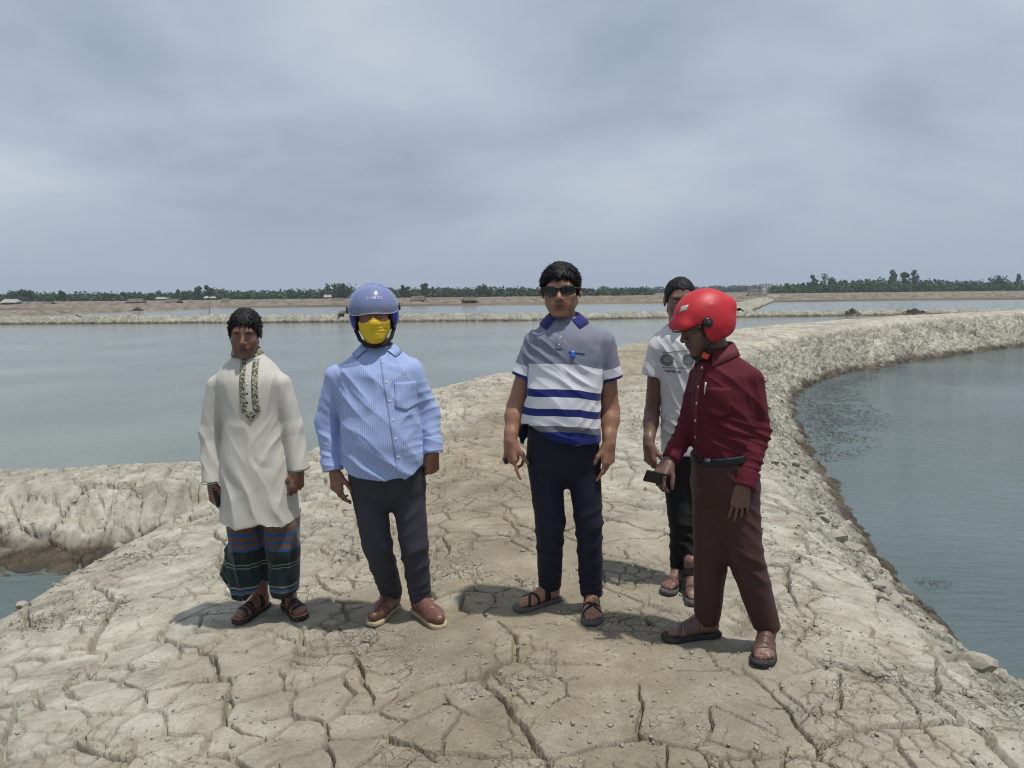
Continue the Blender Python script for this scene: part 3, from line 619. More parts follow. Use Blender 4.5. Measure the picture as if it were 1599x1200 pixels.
# ------------------------------------------------------------------ loose clods and water weed
CLOD = simple_mat('dry_clod', (0.31, 0.286, 0.235), 0.95, 0.2, 30.0, spec=0.2)
def clod_meshes():
    out = []
    for k in range(7):
        bm = bmesh.new(); bmesh.ops.create_icosphere(bm, subdivisions=2, radius=1.0); rnd = random.Random(k); ax = [(rnd.gauss(0, 1), rnd.gauss(0, 1), rnd.gauss(0, 1)) for _ in range(9)]
        pl = [(Vector(a).normalized(), rnd.uniform(0.55, 0.9)) for a in ax]
        for v in bm.verts:
            for n, d in pl:
                e = v.co.dot(n) - d
                if e > 0: v.co -= n * e * 0.92
            v.co *= 1 + rnd.uniform(-0.07, 0.07)
        bmesh.ops.scale(bm, vec=(0.04, 0.04, 0.04), verts=bm.verts); me = bpy.data.meshes.new('clod'); bm.to_mesh(me); bm.free(); me.materials.append(CLOD)
        set_attr(me, 'flank', np.ones(len(me.vertices))); set_attr(me, 'trod', np.zeros(len(me.vertices))); out.append(me)
    return out
def scatter_clods(root):
    rng = np.random.default_rng(11); ms = clod_meshes(); P = []
    tries = rng.uniform([-9, 2.0], [9.5, 17], (30000, 2)); z, dsp, tr, fl, _, d = terrain_full(tries[:, 0].astype(np.float32), tries[:, 1].astype(np.float32)); z = z + dsp * 0.8
    w = np.where((fl > 0.3) & (z > -0.72), 1.0, np.where((fl > 0.01) & (fl <= 0.3), 0.2, 0.02)) * (z > -0.72)
    pick = np.flatnonzero((rng.uniform(size=len(w)) < w) & (np.abs(np.degrees(np.arctan2(tries[:, 0], tries[:, 1]))) < 40)); rng.shuffle(pick)
    for i in pick[:280]:
        s = float(np.clip(rng.lognormal(math.log(0.036), 0.42), 0.014, 0.085)) * (1.0 if fl[i] > 0.3 else 0.35); sc = s / 0.04
        if any((tries[i, 0] - fx) ** 2 + (tries[i, 1] - fy) ** 2 < 0.06 for fx, fy in FEET): continue
        o = add_obj('clod', ms[int(rng.integers(7))], root, (float(tries[i, 0]), float(tries[i, 1]), float(z[i]) + s * 0.15))
        o.rotation_euler = tuple(rng.uniform(-0.6, 0.6, 2)) + (float(rng.uniform(0, 6.28)),); o.scale = (sc * float(rng.uniform(0.9, 1.6)), sc * float(rng.uniform(0.8, 1.2)), sc * float(rng.uniform(0.45, 0.85)))
def scatter_crumbs():
    """loose crumbs of dry mud lying on the crown and the flanks"""
    rng = np.random.default_rng(21); n = 7000; r = rng.uniform(2.2 ** 0.5, 11 ** 0.5, n) ** 2; a = np.radians(rng.uniform(-38, 38, n)); x = (r * np.sin(a)).astype(np.float32); y = (r * np.cos(a)).astype(np.float32)
    z, dsp, tr, fl, _, d = terrain_full(x, y); k = (z > -0.75) & (dsp > -0.03) & (fbm2(x * 1.7, y * 1.7, 3, 77) > 0.42 - 0.2 * fl); x, y, z = x[k], y[k], (z + dsp)[k]; n = len(x)
    s = np.clip(rng.lognormal(math.log(0.0042), 0.5, n), 0.002, 0.012) * (1 + 0.05 * y); D = np.array([(1, 0, 0), (0, 1, 0), (-1, 0, 0), (0, -1, 0), (0, 0, 1), (0, 0, -1)], float)
    V = np.stack([x, y, z + s * 0.3], 1)[:, None, :] + D[None] * s[:, None, None] * rng.uniform(0.6, 1.3, (n, 6, 1)) * [1, 1, 0.7] + rng.normal(0, 0.25, (n, 6, 3)) * s[:, None, None]
    T = np.array([(0, 1, 4), (1, 2, 4), (2, 3, 4), (3, 0, 4), (1, 0, 5), (2, 1, 5), (3, 2, 5), (0, 3, 5)]); me = np_mesh('mud_crumbs', V.reshape(-1, 3), (np.arange(n)[:, None, None] * 6 + T[None]).reshape(-1, 3), CLOD, smooth=False)
    set_attr(me, 'trod', np.full(n * 6, 0.35)); set_attr(me, 'flank', np.zeros(n * 6)); tag(add_obj('mud_crumbs', me), 'loose dry crumbs of mud strewn over the embankment', 'mud crumbs', None, 'stuff')
def water_weed(name, poly, n, size, colr, label, seed):
    rng = np.random.default_rng(seed); poly = np.array(poly); lo, hi = poly.min(0), poly.max(0); P = rng.uniform(lo, hi, (n * 6, 2))
    ins = inside(P[:, 0], P[:, 1], poly) & (fbm2(P[:, 0] * 1.5, P[:, 1] * 1.5, 4, seed) + 0.25 * np.clip(seg_dist(P[:, 0], P[:, 1], np.vstack([poly, poly[:1]])), 0, 1) > 0.50) & (rng.uniform(size=len(P)) < np.clip(seg_dist(P[:, 0], P[:, 1], np.vstack([poly, poly[:1]])) / 0.9 + 0.12, 0, 1))
    P = P[ins][:n]; n = len(P); a = rng.uniform(0, 6.28, n); s = size * rng.uniform(0.4, 1.4, n); l = rng.uniform(0.10, 0.35, n)
    c = np.column_stack([P, np.full(n, WATER_Z + 0.004) + rng.uniform(0, 0.006, n)]); ux = np.column_stack([np.cos(a), np.sin(a), rng.normal(0, 0.02, n)]) * s[:, None]; uy = np.column_stack([-np.sin(a), np.cos(a), rng.normal(0, 0.03, n)]) * (s * l)[:, None]
    V = np.stack([c - ux, c - uy, c + ux, c + uy], 1).reshape(-1, 3)
    m = simple_mat(name + colr[0], colr[1], 0.6, 0.4, 3.0)
    tag(add_obj(name, np_mesh(name, V, np.arange(4 * n).reshape(-1, 4), m, smooth=False)), label, 'water weed', None, 'stuff')
def weeds():
    pg = lambda pts: [(q.x, q.y) for q in (on_z(u, v, WATER_Z) for u, v in pts)]
    water_weed('water_weed', pg([(1212, 660), (1215, 632), (1250, 605), (1330, 580), (1450, 556), (1560, 540), (1540, 552), (1400, 580), (1350, 615), (1392, 650), (1388, 690), (1350, 712), (1290, 740), (1245, 705)]), 34000, 0.038, ('_olive', (0.046, 0.050, 0.032)), 'dark olive water weed floating along the right bank', 3)
    water_weed('water_weed', pg([(1425, 905), (1440, 900), (1490, 908), (1488, 920), (1440, 925)]), 260, 0.012, ('_brown', (0.06, 0.055, 0.038)), 'small brown weed patch near the right bank', 4)
    water_weed('water_weed', pg([(1330, 815), (1380, 800), (1385, 812), (1345, 826)]), 200, 0.012, ('_brown', (0.06, 0.055, 0.038)), 'little weed patch by the dark clod at the right bank', 5)
# ------------------------------------------------------------------ people: implicit-surface modelling
def arr(p): return np.array([p[0], p[1], p[2]], np.float32)
class Sdf:
    """a list of soft primitives, turned into one continuous skin by surface nets"""
    def __init__(self): self.pr = []
    def add(self, fn, lo, hi, k=0.01, op='u'): self.pr.append((fn, np.minimum(lo, hi) - k - 0.004, np.maximum(lo, hi) + k + 0.004, k, op)); return self
    def rc(self, a, b, ra, rb, k=0.01, op='u', squash=None, cut=None):
        """tapered capsule; squash = (direction, factor) flattens it along that direction"""
        a, b = arr(a), arr(b); ab = b - a; L2 = float(ab @ ab) + 1e-9
        if squash is not None: n = arr(squash[0]); n = n / np.linalg.norm(n); f = squash[1]
        if cut is not None: cp = arr(cut[0]); cn = arr(cut[1]); cn = cn / np.linalg.norm(cn)
        def fn(P):
            q = P - a; t = np.clip((q @ ab) / L2, 0, 1); q = q - t[:, None] * ab; s = 1.0
            if squash is not None: q = q + np.outer(q @ n, n) * (1 / f - 1); s = min(1.0, f)
            d = (np.sqrt((q * q).sum(1)) - (ra + (rb - ra) * t)) * s
            return d if cut is None else np.maximum(d, (P - cp) @ cn)
        m = max(ra, rb) * (max(1, squash[1]) if squash is not None else 1)
        return self.add(fn, np.minimum(a, b) - m, np.maximum(a, b) + m, k, op)
    def ell(self, c, r, k=0.01, op='u', M=None):
        c = arr(c); r = np.array(r, np.float32)
        def fn(P):
            q = P - c
            if M is not None: q = q @ M
            k0 = np.sqrt(((q / r) ** 2).sum(1)); k1 = np.sqrt(((q / (r * r)) ** 2).sum(1)) + 1e-6
            return k0 * (k0 - 1) / k1
        m = r.max() if M is not None else r
        return self.add(fn, c - m, c + m, k, op)
    def loft(self, rows, k=0.02, op='u', power=2.3, yaw=0.0):
        """rows (z, cx, cy, rx, ry_front, ry_back), a stack of rounded sections"""
        rows = sorted(rows); T = np.array(rows, np.float64); z = T[:, 0]
        zf = np.linspace(z[0], z[-1], 60); C = []
        for j in range(1, 6):
            v = np.interp(zf, z, T[:, j]); ker = np.array([1, 2, 3, 2, 1]) / 9.0; C.append(np.convolve(np.pad(v, 2, mode='edge'), ker, 'valid'))
        cw, sw = math.cos(yaw), math.sin(yaw)
        def fn(P):
            zz = P[:, 2]; cx, cy, rx, rf, rb = (np.interp(zz, zf, c) for c in C)
            x, y = P[:, 0] - cx, P[:, 1] - cy; x, y = x * cw + y * sw, -x * sw + y * cw; ry = np.where(y < 0, rf, rb)
            q = (np.abs(x / rx) ** power + np.abs(y / ry) ** power) ** (1 / power)
            d = (q - 1) * np.minimum(rx, ry); e = np.maximum(zf[0] - zz, zz - zf[-1])
            return np.maximum(d, e).astype(np.float32)
        rm = T[:, 3:].max() * 1.1
        return self.add(fn, np.array([T[:, 1].min() - rm, T[:, 2].min() - rm, z[0]]), np.array([T[:, 1].max() + rm, T[:, 2].max() + rm, z[-1]]), k, op)
    def every(self, fn, op='i', k=0.004): self.pr.append((fn, None, None, k, op)); return self
    def mesh(self, h, lo=None, hi=None):
        if lo is None:
            bl = [p[1] for p in self.pr if p[1] is not None and p[4] == 'u']; bh = [p[2] for p in self.pr if p[1] is not None and p[4] == 'u']
            lo = np.min(bl, 0) - 2 * h; hi = np.max(bh, 0) + 2 * h
        lo = np.asarray(lo, np.float64); n = np.ceil((np.asarray(hi) - lo) / h).astype(int) + 1
        ax = [(lo[i] + h * np.arange(n[i])).astype(np.float32) for i in range(3)]
        D = np.full(n, 0.05, np.float32)
        for fn, bl, bh, k, op in self.pr:
            if op == 'g': D -= k; continue
            if bl is None: s = [(0, n[i]) for i in range(3)]
            else: s = [(max(0, int((bl[i] - lo[i]) / h) - 1), min(n[i], int((bh[i] - lo[i]) / h) + 3)) for i in range(3)]
            if any(b <= a for a, b in s): continue
            sl = tuple(slice(a, b) for a, b in s); G = np.stack(np.meshgrid(*[ax[i][sl[i]] for i in range(3)], indexing='ij'), -1).reshape(-1, 3)
            cur = D[sl]; d = fn(G).reshape(cur.shape).astype(np.float32)
            if op == 'u':
                hh = np.maximum(k - np.abs(cur - d), 0) / k; D[sl] = np.minimum(cur, d) - hh * hh * k * 0.25
            else:
                if op == 's': d = -d
                hh = np.maximum(k - np.abs(cur - d), 0) / k; D[sl] = np.maximum(cur, d) + hh * hh * k * 0.25
        return surface_nets(D, lo, h)

def surface_nets(D, lo, h):
    I = D < 0; c = np.zeros(tuple(s - 1 for s in D.shape), np.uint8)
    for dx in (0, 1):
        for dy in (0, 1):
            for dz in (0, 1): c += I[dx:I.shape[0] - 1 + dx, dy:I.shape[1] - 1 + dy, dz:I.shape[2] - 1 + dz]
    act = np.argwhere((c > 0) & (c < 8)); vid = np.full(c.shape, -1, np.int32); vid[tuple(act.T)] = np.arange(len(act), dtype=np.int32)
    corner = np.array([(x, y, z) for x in (0, 1) for y in (0, 1) for z in (0, 1)]); val = np.stack([D[act[:, 0] + o[0], act[:, 1] + o[1], act[:, 2] + o[2]] for o in corner], 1)
    acc = np.zeros((len(act), 3)); cnt = np.zeros(len(act))
    for i in range(8):
        for j in range(i + 1, 8):
            if np.abs(corner[i] - corner[j]).sum() != 1: continue
            a, b = val[:, i], val[:, j]; m = (a < 0) != (b < 0); t = np.where(m, a / np.where(m, a - b, 1), 0)
            acc += np.where(m[:, None], corner[i] + t[:, None] * (corner[j] - corner[i]), 0); cnt += m
    V = lo + h * (act + acc / np.maximum(cnt, 1)[:, None]); Q = []
    for a in range(3):
        s0 = [slice(1, -1)] * 3; s1 = [slice(1, -1)] * 3; s0[a] = slice(0, -1); s1[a] = slice(1, None)
        A, B_ = I[tuple(s0)], I[tuple(s1)]; b, cc = (a + 1) % 3, (a + 2) % 3
        for fl, m in ((False, A & ~B_), (True, ~A & B_)):
            g = np.argwhere(m)
            if not len(g): continue
            g = g + np.array([0 if i == a else 1 for i in range(3)]); q = []
            for ob, oc in ((-1, -1), (0, -1), (0, 0), (-1, 0)):
                gg = g.copy(); gg[:, b] += ob; gg[:, cc] += oc; q.append(vid[tuple(gg.T)])
            q = np.stack(q, 1); Q.append(q[:, ::-1] if fl else q)
    Q = np.vstack(Q); Q = Q[(Q >= 0).all(1)]
    return V, Q

def vnormals(V, Q):
    n = np.cross(V[Q[:, 2]] - V[Q[:, 0]], V[Q[:, 3]] - V[Q[:, 1]]); N = np.zeros_like(V)
    for i in range(4):
        for a in range(3): N[:, a] += np.bincount(Q[:, i], n[:, a], len(V))
    return N / (np.linalg.norm(N, axis=1, keepdims=True) + 1e-9)
def relax(V, Q, it=1, lam=0.5):
    for _ in range(it):
        S = np.zeros_like(V); C = np.zeros(len(V))
        for i in range(4):
            a, b = Q[:, i], Q[:, (i + 1) % 4]
            for ax in range(3): S[:, ax] += np.bincount(a, V[b, ax], len(V)) + np.bincount(b, V[a, ax], len(V))
            C += np.bincount(a, minlength=len(V)) + np.bincount(b, minlength=len(V))
        V = V * (1 - lam) + lam * S / np.maximum(C, 1)[:, None]
    return V
def ridge(x): return 1 - np.abs(2 * (x - np.floor(x)) - 1)          # 0..1 triangle
def wrinkle(V, sets, seed):
    """cloth folds; each set = (centre or None, radius, direction across the folds, wavelength, depth)"""
    d = np.zeros(len(V)); w1 = noise3(V * 5.0 + seed, seed) - 0.5; w2 = noise3(V * 11.0 + seed, seed + 1) - 0.5
    for i, (c, r, dr, lam, amp) in enumerate(sets):
        dr = np.array(dr, float); dr /= np.linalg.norm(dr); ph = V @ dr / lam + 0.85 * w1 + 0.22 * w2 + 0.37 * i
        s = 0.85 - 1.7 * np.abs(np.sin(np.pi * ph)) ** 0.65
        m = 1.0 if c is None else np.exp(-(((V - arr(c)) / (np.array(r) if np.ndim(r) else r)) ** 2).sum(1))
        m = m * np.clip(1.7 * noise3(V * np.array([7, 7, 5.0]) + 9 * i + seed, seed + 7 + i) - 0.25, 0, 1)
        d += amp * s * m
    fine = ridge(2.2 * noise3(V * np.array([9.0, 9.0, 6.0]) + 3 * seed, seed + 3) + 0.8 * w2); patch = np.clip(2.2 * noise3(V * 6 + 50, seed + 5) - 0.7, 0, 1)
    return d + 0.0035 * (w1 + 0.6 * w2) + 0.0045 * (fine - 0.5) * patch

# --- cloth and skin materials
def cloth_mat(name, color, rough=0.85, sheen=0.15, noise=0.07):
    m = simple_mat(name, color, rough, noise, 14.0, 0.25, 900.0, spec=0.25); m.node_tree.nodes['Principled BSDF'].inputs['Sheen Weight'].default_value = sheen
    return m
def band_mat(name, attr, stops, rough=0.85, stripe=None):
    """bands of woven colour along a length attribute (metres); stops = (from, colour)"""
    m, nt, b, N, L = new_mat(name); at = N('ShaderNodeAttribute'); at.attribute_name = attr
    lo, hi = stops[0][0], stops[-1][0] + 0.05; mr = N('ShaderNodeMapRange'); mr.inputs['From Min'].default_value = lo; mr.inputs['From Max'].default_value = hi; L(at.outputs['Fac'], mr.inputs['Value'])
    cr = N('ShaderNodeValToRGB'); cr.color_ramp.interpolation = 'CONSTANT'; e = cr.color_ramp.elements
    e[0].position = 0; e[0].color = (*stops[0][1], 1); e[1].position = (stops[1][0] - lo) / (hi - lo); e[1].color = (*stops[1][1], 1)
    for p, c in stops[2:]: e.new((p - lo) / (hi - lo)).color = (*c, 1)
    L(mr.outputs[0], cr.inputs[0]); out = cr.outputs[0]
    tc = N('ShaderNodeTexCoord'); n = N('ShaderNodeTexNoise'); n.inputs['Scale'].default_value = 16; L(tc.outputs['Object'], n.inputs['Vector'])
    m2 = N('ShaderNodeMapRange'); m2.inputs['To Min'].default_value = 0.88; m2.inputs['To Max'].default_value = 1.12; L(n.outputs['Fac'], m2.inputs['Value'])
    vm = N('ShaderNodeVectorMath'); vm.operation = 'SCALE'; L(out, vm.inputs[0]); L(m2.outputs[0], vm.inputs['Scale']); L(vm.outputs[0], b.inputs['Base Color'])
    b.inputs['Roughness'].default_value = rough; b.inputs['Specular IOR Level'].default_value = 0.25; b.inputs['Sheen Weight'].default_value = 0.15
    return m
def stripe_mat(name, attr, period, duty, ca, cb):
    m, nt, b, N, L = new_mat(name); at = N('ShaderNodeAttribute'); at.attribute_name = attr
    d = N('ShaderNodeMath'); d.operation = 'DIVIDE'; d.inputs[1].default_value = period; L(at.outputs['Fac'], d.inputs[0])
    f = N('ShaderNodeMath'); f.operation = 'FRACT'; L(d.outputs[0], f.inputs[0]); g = N('ShaderNodeMath'); g.operation = 'GREATER_THAN'; g.inputs[1].default_value = duty; L(f.outputs[0], g.inputs[0])
    mx = N('ShaderNodeMix'); mx.data_type = 'RGBA'; mx.inputs['A'].default_value = (*ca, 1); mx.inputs['B'].default_value = (*cb, 1); L(g.outputs[0], mx.inputs['Factor']); L(mx.outputs['Result'], b.inputs['Base Color'])
    b.inputs['Roughness'].default_value = 0.85; b.inputs['Specular IOR Level'].default_value = 0.25; b.inputs['Sheen Weight'].default_value = 0.15
    return m
def skin_mat(name, base, lip, hair=(0.012, 0.010, 0.009), rough=0.46):
    m, nt, b, N, L = new_mat(name); tc = N('ShaderNodeTexCoord'); n = N('ShaderNodeTexNoise'); n.inputs['Scale'].default_value = 38; n.inputs['Detail'].default_value = 5; L(tc.outputs['Object'], n.inputs['Vector'])
    cr = N('ShaderNodeValToRGB'); cr.color_ramp.elements[0].position = 0.3; cr.color_ramp.elements[1].position = 0.7
    cr.color_ramp.elements[0].color = (*[c * 0.86 for c in base], 1); cr.color_ramp.elements[1].color = (*[c * 1.12 for c in base], 1); L(n.outputs['Fac'], cr.inputs[0]); out = cr.outputs[0]
    for attr, c in (('lip', lip), ('nail', tuple(min(1, x * 1.7 + 0.06) for x in base)), ('stubble', hair)):
        at = N('ShaderNodeAttribute'); at.attribute_name = attr; mx = N('ShaderNodeMix'); mx.data_type = 'RGBA'; L(at.outputs['Fac'], mx.inputs['Factor']); L(out, mx.inputs['A']); mx.inputs['B'].default_value = (*c, 1); out = mx.outputs['Result']
    L(out, b.inputs['Base Color']); b.inputs['Roughness'].default_value = rough; b.inputs['Specular IOR Level'].default_value = 0.45
    b.inputs['Subsurface Weight'].default_value = 0.08; b.inputs['Subsurface Radius'].default_value = (0.012, 0.005, 0.003); b.inputs['Subsurface Scale'].default_value = 0.4
    n3 = N('ShaderNodeTexNoise'); n3.inputs['Scale'].default_value = 260; L(tc.outputs['Object'], n3.inputs['Vector']); bp = N('ShaderNodeBump'); bp.inputs['Strength'].default_value = 0.2; bp.inputs['Distance'].default_value = 0.001; L(n3.outputs['Fac'], bp.inputs['Height']); L(bp.outputs[0], b.inputs['Normal'])
    return m
HAIR = simple_mat('black_hair', (0.010, 0.009, 0.009), 0.6, 0.4, 90.0, spec=0.22)
EYE_W = simple_mat('eye_white', (0.42, 0.38, 0.34), 0.25, 0.05); EYE_D = simple_mat('eye_iris', (0.012, 0.008, 0.006), 0.15, 0.05)
BLACK = simple_mat('black_plastic', (0.012, 0.012, 0.013), 0.35, 0.1); BLACK_FOAM = simple_mat('black_padding', (0.014, 0.014, 0.015), 0.9, 0.2)
PEARL = simple_mat('button_pearl', (0.62, 0.60, 0.56), 0.3, 0.05)

class Head:
    """head placed in the world: centre between the ears, turned by yaw (towards +x), nod and tilt"""
    def __init__(self, c, yaw=0, nod=0, tilt=0, s=1.0, wide=1.0, jaw=1.0):
        self.c = arr(c); self.s = s; self.wide = wide; self.jaw = jaw
        M = Matrix.Rotation(R(yaw), 3, 'Z') @ Matrix.Rotation(R(tilt), 3, 'Y') @ Matrix.Rotation(R(nod), 3, 'X'); self.M = np.array(M, np.float32)
    def w(self, p):
        p = np.array(p, np.float32) * self.s; p[0] *= self.wide; return self.c + self.M @ p
    def loc(self, V): q = ((V - self.c) @ self.M) / self.s; q[:, 0] /= self.wide; return q
    def ell(self, S, c, r, k=0.01, op='u'):
        r = np.array(r) * self.s; r[0] *= self.wide; S.ell(self.w(c), r, k, op, self.M)
    def rc(self, S, a, b, ra, rb, k=0.01, op='u'): S.rc(self.w(a), self.w(b), ra * self.s, rb * self.s, k, op)
    def skull(self, S, grow=0.0):
        g = grow; self.ell(S, (0, 0.014, 0.036), (0.073 + g, 0.093 + g, 0.083 + g), 0.02); self.ell(S, (0, -0.028, -0.022), (0.061 + g, 0.060 + g, 0.085 + g), 0.035)
    def build(self, S, neck):
        self.skull(S); j = self.jaw
        for s in (-1, 1):
            self.rc(S, (s * 0.049 * j, 0.004, -0.050), (s * 0.019 * j, -0.064, -0.098), 0.018 * j, 0.016, 0.03)
            self.ell(S, (s * 0.041, -0.058, -0.026), (0.024, 0.024, 0.019), 0.022); self.ell(S, (s * 0.029, -0.060, -0.060), (0.024, 0.022, 0.026), 0.025)
        self.ell(S, (0, -0.078, -0.101), (0.019, 0.014, 0.014), 0.015)
        self.rc(S, (-0.036, -0.076, 0.024), (0.036, -0.076, 0.024), 0.0115, 0.0115, 0.018)
        for s in (-1, 1): self.ell(S, (s * 0.031, -0.098, 0.004), (0.0165, 0.017, 0.0105), 0.012, 's')
        for s in (-1, 1): self.ell(S, (s * 0.031, -0.0745, 0.003), (0.0145, 0.011, 0.0105), 0.004)
        self.rc(S, (0, -0.085, 0.014), (0, -0.106, -0.024), 0.0075, 0.0115, 0.011); self.ell(S, (0, -0.1075, -0.029), (0.0115, 0.011, 0.010), 0.006)
        for s in (-1, 1): self.ell(S, (s * 0.0125, -0.0965, -0.0325), (0.0085, 0.011, 0.0075), 0.005)
        self.ell(S, (0, -0.084, -0.057), (0.028, 0.011, 0.016), 0.012)
        self.ell(S, (0, -0.0925, -0.0575), (0.023, 0.0075, 0.0055), 0.004); self.ell(S, (0, -0.0905, -0.0690), (0.019, 0.0085, 0.0062), 0.004)
        self.ell(S, (0, -0.101, -0.0630), (0.026, 0.010, 0.0018), 0.003, 's')
        for s in (-1, 1):
            self.ell(S, (s * 0.0775, 0.016, 0.000), (0.0085, 0.019, 0.032), 0.006); self.ell(S, (s * 0.0865, 0.010, 0.004), (0.0065, 0.010, 0.019), 0.004, 's')
        S.rc(self.w((0, 0.026, -0.045)), neck, 0.053 * self.s, 0.060 * self.s, 0.02)
    def masks(self, V):
        q = self.loc(V); x, y, z = np.abs(q[:, 0]), q[:, 1], q[:, 2]; near = (np.abs(q) < 0.16).all(1)
        lip = np.exp(-((x / 0.021) ** 4 + ((z + 0.063) / 0.0105) ** 4)) * (y < -0.075) * near
        brow_z = 0.0205 - 0.09 * np.maximum(x - 0.035, 0); brow = np.exp(-(((z - brow_z) / 0.0048) ** 4 + ((x - 0.031) / 0.0185) ** 6)) * (y < -0.05) * near
        must = np.exp(-((x / 0.026) ** 4 + ((z + 0.0465) / 0.0062) ** 4)) * (y < -0.07) * near
        jaw = sstep(-0.04, -0.075, z) * sstep(0.03, 0.0, y) * sstep(-0.135, -0.12, z) * near
        return lip, brow, must, jaw
    def hair(self, name, parent, base, line, thick, seed, tufts=500, tl=0.022, h=0.0038, rough=0.0036):
        S = Sdf(); self.skull(S, thick); ys = [p[0] for p in line]; zs = [p[1] for p in line]
        def cut(P):
            q = self.loc(P); e = 0.018 * (noise2(q[:, 0] * 95, q[:, 1] * 60, seed) - 0.5) + 0.9 * np.maximum(0, np.abs(q[:, 0]) - 0.04) * (q[:, 1] < -0.04) * -0.5
            return (np.interp(q[:, 1], ys, zs) + e - q[:, 2]) * 0.7
        S.every(cut, 'i', 0.008); V, Q = S.mesh(h); N = vnormals(V, Q)
        V = V + N * (rough * (noise3(V * np.array([150, 150, 60.0]), seed) - 0.5) + 1.6 * rough * (noise3(V * 45, seed + 1) - 0.5))[:, None]
        rng = np.random.default_rng(seed); up = self.loc(V)[:, 2] > 0.03; cand = np.flatnonzero(up | (rng.uniform(size=len(V)) < 0.3)); TV, TF = [], []; n0 = len(V)
        for i in rng.choice(cand, min(tufts, len(cand)), False):
            n = N[i]; d = self.M @ np.array([0.35 * np.sign(self.loc(V[i:i + 1])[0, 0]), -0.6, -0.1]); d = d - n * (d @ n) * 0.9 + n * rng.uniform(0.12, 0.42) + rng.normal(0, 0.22, 3); d /= np.linalg.norm(d); a = np.cross(d, n + [0.01, 0.02, 0.03]); a /= np.linalg.norm(a); b = np.cross(d, a)
            l = tl * rng.uniform(0.5, 1.3); r = 0.0034; p = V[i] - n * 0.003
            TV += [p + a * r, p - a * r * 0.5 + b * r * 0.87, p - a * r * 0.5 - b * r * 0.87, p + d * l + np.array([0, 0, -0.25]) * l * l / tl]; TF += [(n0, n0 + 1, n0 + 3, n0 + 3), (n0 + 1, n0 + 2, n0 + 3, n0 + 3), (n0 + 2, n0, n0 + 3, n0 + 3)]; n0 += 4
        me = np_mesh(name, np.vstack([V] + ([np.array(TV)] if TV else [])) - base, Q, HAIR)
        if TV:
            me2 = bpy.data.meshes.new(name); F = [tuple(f) for f in Q.tolist()] + [(a, b, c) for a, b, c, _ in TF]; me2.from_pydata((np.vstack([V, np.array(TV)]) - base).tolist(), [], F); me2.update()
            me2.polygons.foreach_set('use_smooth', np.ones(len(F), dtype=bool)); me2.materials.append(HAIR); bpy.data.meshes.remove(me); me = me2
        return add_obj(name, me, parent)
    def eyes(self, parent, base, open_=1.0):
        for s in (-1, 1):
            S = Sdf(); self.ell(S, (s * 0.031, -0.0805, 0.0025), (0.0115, 0.0062, 0.0040 * open_), 0.001); V, Q = S.mesh(0.0011); e = add_obj('eye', np_mesh('eye', V - base, Q, EYE_W), parent)
            S = Sdf(); self.ell(S, (s * 0.031, -0.0845, 0.0027), (0.0046, 0.0032, 0.0038 * open_), 0.001); V, Q = S.mesh(0.0009); add_obj('iris', np_mesh('iris', V - base, Q, EYE_D), e)

def unit(v): v = np.array(v, np.float64); return v / np.linalg.norm(v)
def hand(S, wrist, d, palm, thumb, curl=(25, 35, 25), spread=6.5, s=1.0, curls=None, thumb_in=25, nails=None):
    """palm and five fingers: d = from wrist to knuckles, palm = the way the palm faces, thumb = the side the thumb is on"""
    d = unit(d); palm = unit(np.array(palm) - d * np.dot(palm, d)); side = np.cross(d, palm); side = side if np.dot(side, thumb) > 0 else -side; W = np.array(wrist, float)
    at = lambda a, b, c: W + (d * a + side * b + palm * c) * s
    S.rc(at(-0.03, 0, 0), at(0.015, 0, 0), 0.027 * s, 0.026 * s, 0.02, squash=(palm, 0.78))
    for b0, b1, l, r in ((0.014, 0.027, 0.085, 0.0145), (0.004, 0.0085, 0.09, 0.0148), (-0.006, -0.0105, 0.086, 0.0140), (-0.014, -0.028, 0.078, 0.0130)):
        S.rc(at(0.01, b0, 0), at(l, b1, 0.002), 0.0175 * s, r * s, 0.012)
    S.rc(at(0.022, 0.022, 0.010), at(0.05, 0.030, 0.014), 0.017 * s, 0.013 * s, 0.012)
    for i, (b, l0, L, r) in enumerate(((0.027, 0.085, (0.042, 0.025, 0.021), 0.0088), (0.0085, 0.090, (0.046, 0.029, 0.022), 0.0090), (-0.0105, 0.086, (0.042, 0.027, 0.022), 0.0085), (-0.029, 0.077, (0.033, 0.021, 0.019), 0.0076))):
        c = curls[i] if curls else curl; p = at(l0, b, 0.002); ang = 0; sp = math.radians(spread) * (1.5 - i)
        dd0 = unit(d + side * math.tan(sp))
        for j in range(3):
            ang += math.radians(c[j] * (1 + 0.06 * i)); q = p + (dd0 * math.cos(ang) + palm * math.sin(ang)) * L[j] * s; S.rc(p, q, (r * 0.93 - 0.0007 * j) * s, (r * 0.93 - 0.0007 * (j + 1)) * s, 0.0025)
            p = q
        if nails is not None: nails.append(p)
    t0 = at(0.032, 0.028, 0.012); ti = math.radians(thumb_in); v1 = unit(d * 0.72 + side * 0.62 * math.cos(ti) + palm * 0.75 * math.sin(ti)); v2 = unit(d * 0.92 + side * 0.16 + palm * (0.35 + 0.3 * math.sin(ti)))
    t1 = t0 + v1 * 0.036 * s; t2 = t1 + v2 * 0.030 * s; t3 = t2 + unit(v2 + palm * 0.2) * 0.020 * s
    S.rc(t0, t1, 0.0135 * s, 0.0105 * s, 0.008); S.rc(t1, t2, 0.0105 * s, 0.0095 * s, 0.004); S.rc(t2, t3, 0.0095 * s, 0.0075 * s, 0.003)
    if nails is not None: nails.append(t3)

